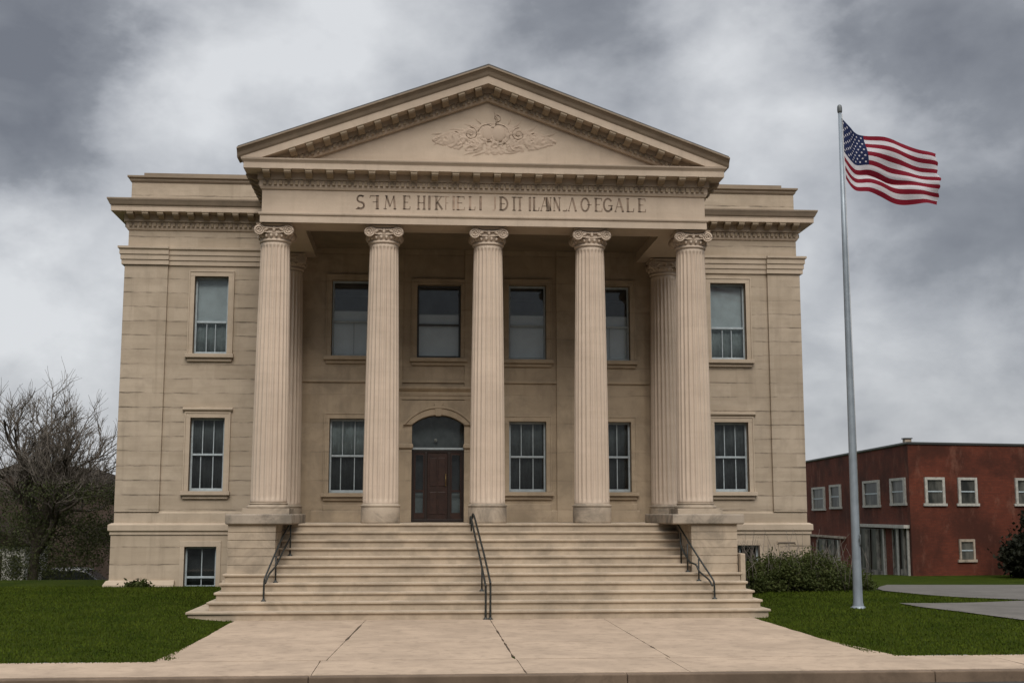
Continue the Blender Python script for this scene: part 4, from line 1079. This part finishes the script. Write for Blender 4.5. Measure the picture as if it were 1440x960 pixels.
def oriented(name, parent, o2, e_, n_, s0, s1, z0, z1, y0, y1, m_, bevel=0):
    """box on a wall: s along e_, depth y0..y1 along the inward normal"""
    c8 = []
    for s in (s0, s1):
        for d in (y0, y1):
            for z in (z0, z1):
                q = o2+e_*s+n_*d; c8.append((q.x, q.y, z))
    return MB().add(c8, [(0,1,3,2),(4,6,7,5),(0,4,5,1),(2,3,7,6),(0,2,6,4),(1,5,7,3)]).build(name, m_, parent, bevel)
def rb_window(e_, n_, s0, s1, z0, z1, fw=.14, m_='white', inner='darkglass'):
    g = oriented('window', rb, A, e_, n_, s0+fw, s1-fw, z0+.12, z1-.12, -.02, .05, inner)
    for (a, c_, za, zb) in ((s0,s1,z1-.13,z1),(s0-.1,s1+.1,z0-.02,z0+.11),(s0,s0+fw,z0+.11,z1-.13),(s1-fw,s1,z0+.11,z1-.13)):
        oriented('frame', g, A, e_, n_, a, c_, za, zb, -.09, .05, m_)
    oriented('meeting_rail', g, A, e_, n_, s0+fw, s1-fw, (z0+z1)/2-.03, (z0+z1)/2+.03, -.05, .02, 'sash')
    return g
m, t, b = mat('dull window glass'); n = t.noise(t.vm('MULTIPLY', pos(t), (1.6, 1.6, .5)), 1, 4, .6)
t.l.new(t.mix(t.ramp(n, .35, .7), col(.022, .024, .022), col(.11, .108, .094)), b.inputs['Base Color']); b.inputs['Roughness'].default_value = .35; b.inputs['Specular IOR Level'].default_value = .2; M['darkglass'] = m
n1_ = Vector((-e1.y, e1.x)); n2v = Vector((e2.y, -e2.x))
for s0, s1, z0, z1 in ((17.2,20.6,2.25,3.72),(13.2,15.9,2.33,3.78),(5.05,8.25,2.38,3.82),(.5,3.05,2.45,3.82)): rb_window(e2, n2v, s0, s1, z0, z1, .30)
for s0, s1 in ((.85,1.98),(2.75,3.85),(6.1,7.4),(9.0,10.2),(12.0,13.2)): rb_window(e1, n1_, s0, s1, 2.42, 3.82)
sf = rb_window(e1, n1_, 2.66, 3.55, -.35, .76, .10, 'cap'); sf['label'] = 'small dirty ground floor window'
# shopfront on the flank
for s0, s1, z0, z1 in ((14.0,19.6,-1.75,.45),(4.4,9.4,-1.35,1.22),(.35,2.9,-1.10,1.30)): 
    g = oriented('shop_window', rb, A, e2, n2v, s0, s1, z0, z1, -.03, .05, 'darkglass')
    for k, (f, hw_, mm_) in enumerate(((.02,.10,'white'),(.24,.22,'greywood'),(.55,.08,'doorframe'),(.66,.26,'white' if s0 < 1 else 'greywood'),(.98,.10,'greywood'))):
        s_ = s0+(s1-s0)*f; sc_ = (s1-s0)/4; oriented('mullion', g, A, e2, n2v, s_-hw_*sc_, s_+hw_*sc_, z0, z1-.02*k, -.10, .04, mm_)
    oriented('stall_riser', g, A, e2, n2v, s0, s1, z0-.3, z0+.35, -.08, .04, 'greywood')
oriented('shop_lintel', rb, A, e2, n2v, .2, 10.0, 1.30, 1.46, -.30, .04, 'white')
oriented('shop_lintel', rb, A, e2, n2v, 12.5, 22.0, .55, .68, -.16, .04, 'cap')

# ================================================================ foliage
def leafmat(name, c0, c1, c2=None):
    m, t, b = mat(name); p = pos(t); n_ = t.noise(p, 2.2, 4, .6); f = t.noise(p, 30, 1, .5)
    c = t.mix(t.ramp(n_, .3, .7), col(*c0), col(*c1))
    if c2: c = t.mix(t.ramp(f, .5, .75, 0, .7), c, col(*c2))
    t.l.new(c, b.inputs['Base Color']); b.inputs['Roughness'].default_value = .7; b.inputs['Specular IOR Level'].default_value = .15
    tl = t.new('ShaderNodeBsdfTranslucent'); t.l.new(c, tl.inputs[0]); mx = t.new('ShaderNodeMixShader', ins={0: .25})
    t.l.new(b.outputs[0], mx.inputs[1]); t.l.new(tl.outputs[0], mx.inputs[2]); t.l.new(mx.outputs[0], t.n['Material Output'].inputs[0])
    return m
M['hedge'] = leafmat('hedge leaf', (.034, .048, .011), (.062, .076, .020), (.095, .088, .035))
M['spring'] = leafmat('dull spring leaf', (.040, .050, .018), (.064, .074, .028), (.03, .026, .016))
M['evergreen'] = leafmat('dark evergreen leaf', (.012, .014, .008), (.022, .022, .012))
M['bark'] = simple('grey brown bark', (.060, .050, .040), .95, 0, 8, .35, .1, .4)
M['twig'] = simple('dry twig', (.135, .118, .100), .95, 0, 5, .3, .1)
def leaves_mesh(name, pts, size, m, rng, elong=1.6):
    n = len(pts); V = np.zeros((n, 4, 3))
    d = rng.normal(size=(n, 3)); d /= np.linalg.norm(d, axis=1)[:, None]; q = rng.normal(size=(n, 3)); q -= (q*d).sum(1)[:, None]*d; q /= np.linalg.norm(q, axis=1)[:, None]
    s = size*rng.uniform(.6, 1.35, n)[:, None]
    V[:, 0] = pts-d*s*elong*.5; V[:, 1] = pts+q*s*.5; V[:, 2] = pts+d*s*elong*.5; V[:, 3] = pts-q*s*.5
    me = bpy.data.meshes.new(name); me.vertices.add(4*n); me.vertices.foreach_set('co', V.ravel())
    me.loops.add(4*n); me.loops.foreach_set('vertex_index', np.arange(4*n)); me.polygons.add(n); me.polygons.foreach_set('loop_start', np.arange(0, 4*n, 4))
    me.update(); me.validate(); me.materials.append(M[m]); return me
rng = np.random.default_rng(11)
def clumpy(center, rad, nclump, per, spread, flat=1.0, keep=None):
    out_ = []
    for _ in range(nclump):
        while True:
            v = rng.uniform(-1, 1, 3)
            if v@v < 1: break
        c_ = np.array(center)+v*np.array(rad)
        if keep and not keep(c_): continue
        out_.append(c_+rng.normal(size=(per, 3))*spread*rng.uniform(.6, 1.3))
    return np.concatenate(out_)
# hedge
hp = []
for cx, cy, rx, ry, hz, n in ((6.55,4.7,.55,.9,.62,26),(7.15,4.8,.75,1.1,.80,44),(7.85,5.0,.75,1.2,.82,44),(8.5,5.2,.65,1.2,.66,34),(9.0,5.4,.5,1.0,.5,20)):
    hp.append(clumpy((cx, cy, hz*.5+.1), (rx, ry, hz*.62), n*3, 120, .11))
hp = np.concatenate(hp); hp = hp[hp[:, 2] > gz(hp[:, 0], hp[:, 1])+.01]
hd = thing('hedge', (7.6, 4.9, .2), 'ragged dark green hedge with dry twigs beside the courthouse corner', 'hedge')
link('foliage', leaves_mesh('foliage', hp, .036, 'hedge', rng), hd)
b = MB()
for _ in range(170):
    x = rng.uniform(6.2, 9.1); y = rng.uniform(4.0, 6.0); z = .2; h = rng.uniform(.55, 1.15)+ (.35 if rng.random() < .15 else 0)
    b.tube([(x,y,z),(x+rng.normal()*.08,y+rng.normal()*.08,z+h*.6),(x+rng.normal()*.14,y+rng.normal()*.14,z+h)], [.008,.006,.003], 4)
b.build('stem', 'twig', hd)
# weeds at the foot of the left wall
def tuft(x, y, w_, h, n, label, name='weed'):
    z = float(gz(x, y)); o = thing(name, (x, y, z), label, 'plant')
    p_ = np.stack([rng.normal(x, w_*.45, n), rng.normal(y, .06, n), z+np.abs(rng.normal(0, h*.5, n))], 1); link('foliage', leaves_mesh('foliage', p_, .05, 'hedge', rng, 2.2), o)
tuft(-8.05, 6.55, .30, .15, 300, 'low weed tuft at the foot of the left basement wall')
# bare spring tree
def bare_tree(base, height, spread, seed):
    rr = random.Random(seed); limbs = MB(); twigs = MB(); tips = []
    def grow(p, d, L, r, lev):
        n = 5; pts = [p]; rad = [r]; dd = d.copy()
        for i in range(n):
            dd = (dd+Vector((rr.gauss(0,.13), rr.gauss(0,.13), rr.gauss(.05,.09)))).normalized()
            pts.append(pts[-1]+dd*L/n); rad.append(r*(1-.45*(i+1)/n))
        (limbs if lev <= 2 else twigs).tube(pts, rad, 8 if lev <= 1 else 5 if lev == 2 else 3)
        if lev >= 5:
            tips.append(pts[-1]); return
        k = {0: 8, 1: 5, 2: 5, 3: 4, 4: 5}[lev]
        for j in range(k):
            f = rr.uniform(.35, 1.0) if lev else rr.uniform(.5, 1.0); i = min(n-1, int(f*n)); q = pts[i]+(pts[i+1]-pts[i])*(f*n-i)
            ax = Vector((rr.gauss(0,1), rr.gauss(0,1), rr.gauss(0,.5))); ax = (ax-dd*ax.dot(dd)).normalized()
            sp = rr.uniform(.45, .95)*spread if lev < 2 else rr.uniform(.4, .9)
            nd = (dd*math.cos(sp)+ax*math.sin(sp)+Vector((0,0,.12))).normalized()
            grow(q, nd, L*rr.uniform(.55, .80), max(.006, r*.52), lev+1)
        tips.append(pts[-1])
    grow(Vector(base), Vector((0,0,1)), height*.36, height*.026, 0)
    return limbs, twigs, tips
gx, gy = -14.6, 20.0; g0 = float(gz(gx, gy))-.3
tr_ = thing('bare_tree', (gx, gy, g0), 'bushy spring tree with bare upper twigs left of the courthouse', 'tree')
limbs, twigs, tips = bare_tree((gx, gy, g0), 8.3, 1.12, 21)
limbs.build('trunk', 'bark', tr_, recalc=False); tw = twigs.build('twigs', 'twig', tr_, recalc=False); tw['kind'] = 'stuff'
tp = np.array([v[:] for v in tips]); low = tp[tp[:, 2] < g0+3.9]
if len(low):
    sel = low[rng.integers(0, len(low), 900)]
    lp = (sel[:, None, :]+rng.normal(size=(len(sel), 14, 3))*.16).reshape(-1, 3)
    lp2 = clumpy((gx+.2, gy, g0+2.0), (2.6, 1.6, 1.5), 260, 60, .22)
    lp = np.concatenate([lp, lp2]); link('crown', leaves_mesh('crown', lp, .045, 'spring', rng), tr_)
# dark evergreen in front of the red building's right end
ex, ey = 29.2, 33.0; eg = float(gz(ex, ey))
ev = thing('evergreen_bush', (ex, ey, eg), 'tall dark evergreen bush in front of the red brick wall', 'bush')
link('foliage', leaves_mesh('foliage', np.concatenate([clumpy((ex, ey, eg+1.9), (1.7, 1.2, 2.1), 260, 60, .26), clumpy((ex-1.6, ey+.4, eg+.9), (1.2, .9, 1.2), 110, 60, .22), clumpy((ex+.6, ey, eg+3.3), (1.0, .9, 1.4), 90, 60, .25)]), .14, 'evergreen', rng), ev)
MB().tube([(ex,ey,eg-.2),(ex+.05,ey,eg+1.2),(ex,ey+.05,eg+2.4)], [.11,.08,.03], 8).build('trunk', 'bark', ev)

# ================================================================ things behind on the left
M['brownwall'] = simple('brown brick gable', (.050, .034, .026), .9, 0, 1.2, .3)
M['brownroof'] = simple('brown shingle roof', (.024, .018, .014), 1.0, 0, 6, .3, .05)
hx, hy = -18.4, 32.0; hg = -2.0
bh = thing('brown_house', (hx, hy, hg), 'dark brown gabled house behind the bare tree', 'house')
MB().prism([(hx-5.2,hg-1),(hx+5.2,hg-1),(hx+5.2,2.45),(hx,4.15),(hx-5.2,2.45)], hy, hy+12).build('wall', 'brownwall', bh)
MB().prism([(hx-5.5,2.36),(hx,4.17),(hx+5.5,2.36),(hx+5.5,2.52),(hx,4.34),(hx-5.5,2.52)], hy-.3, hy+12.3).build('roof', 'brownroof', bh)
sx_, sy_ = -17.6, 25.0; sg_ = float(gz(sx_, sy_))
sh_ = thing('pale_shed', (sx_, sy_, sg_), 'small pale plastered shed with a dark door, partly behind the tree', 'shed')
MB().box(sx_-2.2, sx_+1.3, sy_, sy_+3, sg_-.3, sg_+2.2).build('wall', 'white', sh_, bevel=.02)
MB().prism([(sx_-2.45,sg_+2.15),(sx_+1.55,sg_+2.15),(sx_-.45,sg_+3.0)], sy_-.2, sy_+3.2).build('roof', 'brownroof', sh_)
MB().box(sx_-.2, sx_+.45, sy_-.03, sy_+.03, sg_-.1, sg_+1.75).build('door', 'doorframe', sh_)
MB().box(sx_+.8, sx_+1.15, sy_-.03, sy_+.03, sg_+1.0, sg_+1.7).build('window', 'darkglass', sh_)
# parked car, only its roof and glass show over the lawn
M['carpaint'] = simple('grey car paint', (.20, .205, .21), .3, .3); M['tyre'] = simple('tyre rubber', (.02, .02, .02), .9); M['carglass'] = simple('dark car glass', (.02, .022, .024), .08)
cxx, cyy = -15.0, 28.0; cg = float(gz(cxx, cyy))
car = thing('parked_car', (cxx, cyy, cg), 'grey parked car showing over the edge of the lawn', 'car')
def side_prism(b, prof, y0, y1): b.prism([(cxx+x, cg+z) for x, z in prof], cyy+y0, cyy+y1)
b = MB(); side_prism(b, [(-2.15,.35),(2.15,.35),(2.2,.62),(2.05,.82),(1.05,.92),(-1.75,.95),(-2.15,.88),(-2.2,.6)], -.85, .85); b.build('body', 'carpaint', car, bevel=.06)
b = MB(); side_prism(b, [(-1.85,.93),(1.05,.91),(.45,1.38),(.1,1.46),(-1.0,1.47),(-1.45,1.38)], -.72, .72); b.build('cabin', 'carglass', car, bevel=.05)
b = MB(); side_prism(b, [(-1.4,1.42),(.42,1.42),(.2,1.48),(-1.0,1.50)], -.70, .70); b.build('roof', 'carpaint', car, bevel=.03)
for wx in (-1.35, 1.35):
    for wy in (-.80, .80):
        q = MB(); q.lathe([(.1,-.1),(.30,-.1),(.33,-.07),(.33,.07),(.30,.1),(.1,.1)], 0, 0, 24); q.xform(Matrix.Translation((cxx+wx, cyy+wy, cg+.33)) @ Matrix.Rotation(R(90), 4, 'X')); q.build('wheel', 'tyre', car)
for wy in (-.6, .6):
    MB().box(cxx+2.13, cxx+2.2, cyy+wy-.15, cyy+wy+.15, cg+.62, cg+.74).build('headlight', 'sash', car, bevel=.02)

# far wood beyond the lots, one mass
fw = []
for k in range(420):
    x = rng.uniform(-190, 260); y = rng.uniform(150, 185); zg = float(gz(x, y)); h = rng.uniform(2.5, 5.0)
    fw.append(np.array([x, y, zg+h*.5])+rng.normal(size=(46, 3))*np.array([2.3, 1.5, h*.32]))
fw = np.concatenate(fw)
wood = link('woodland', leaves_mesh('woodland', fw, .95, 'spring', rng, 1.2)); tag(wood, kind='stuff')
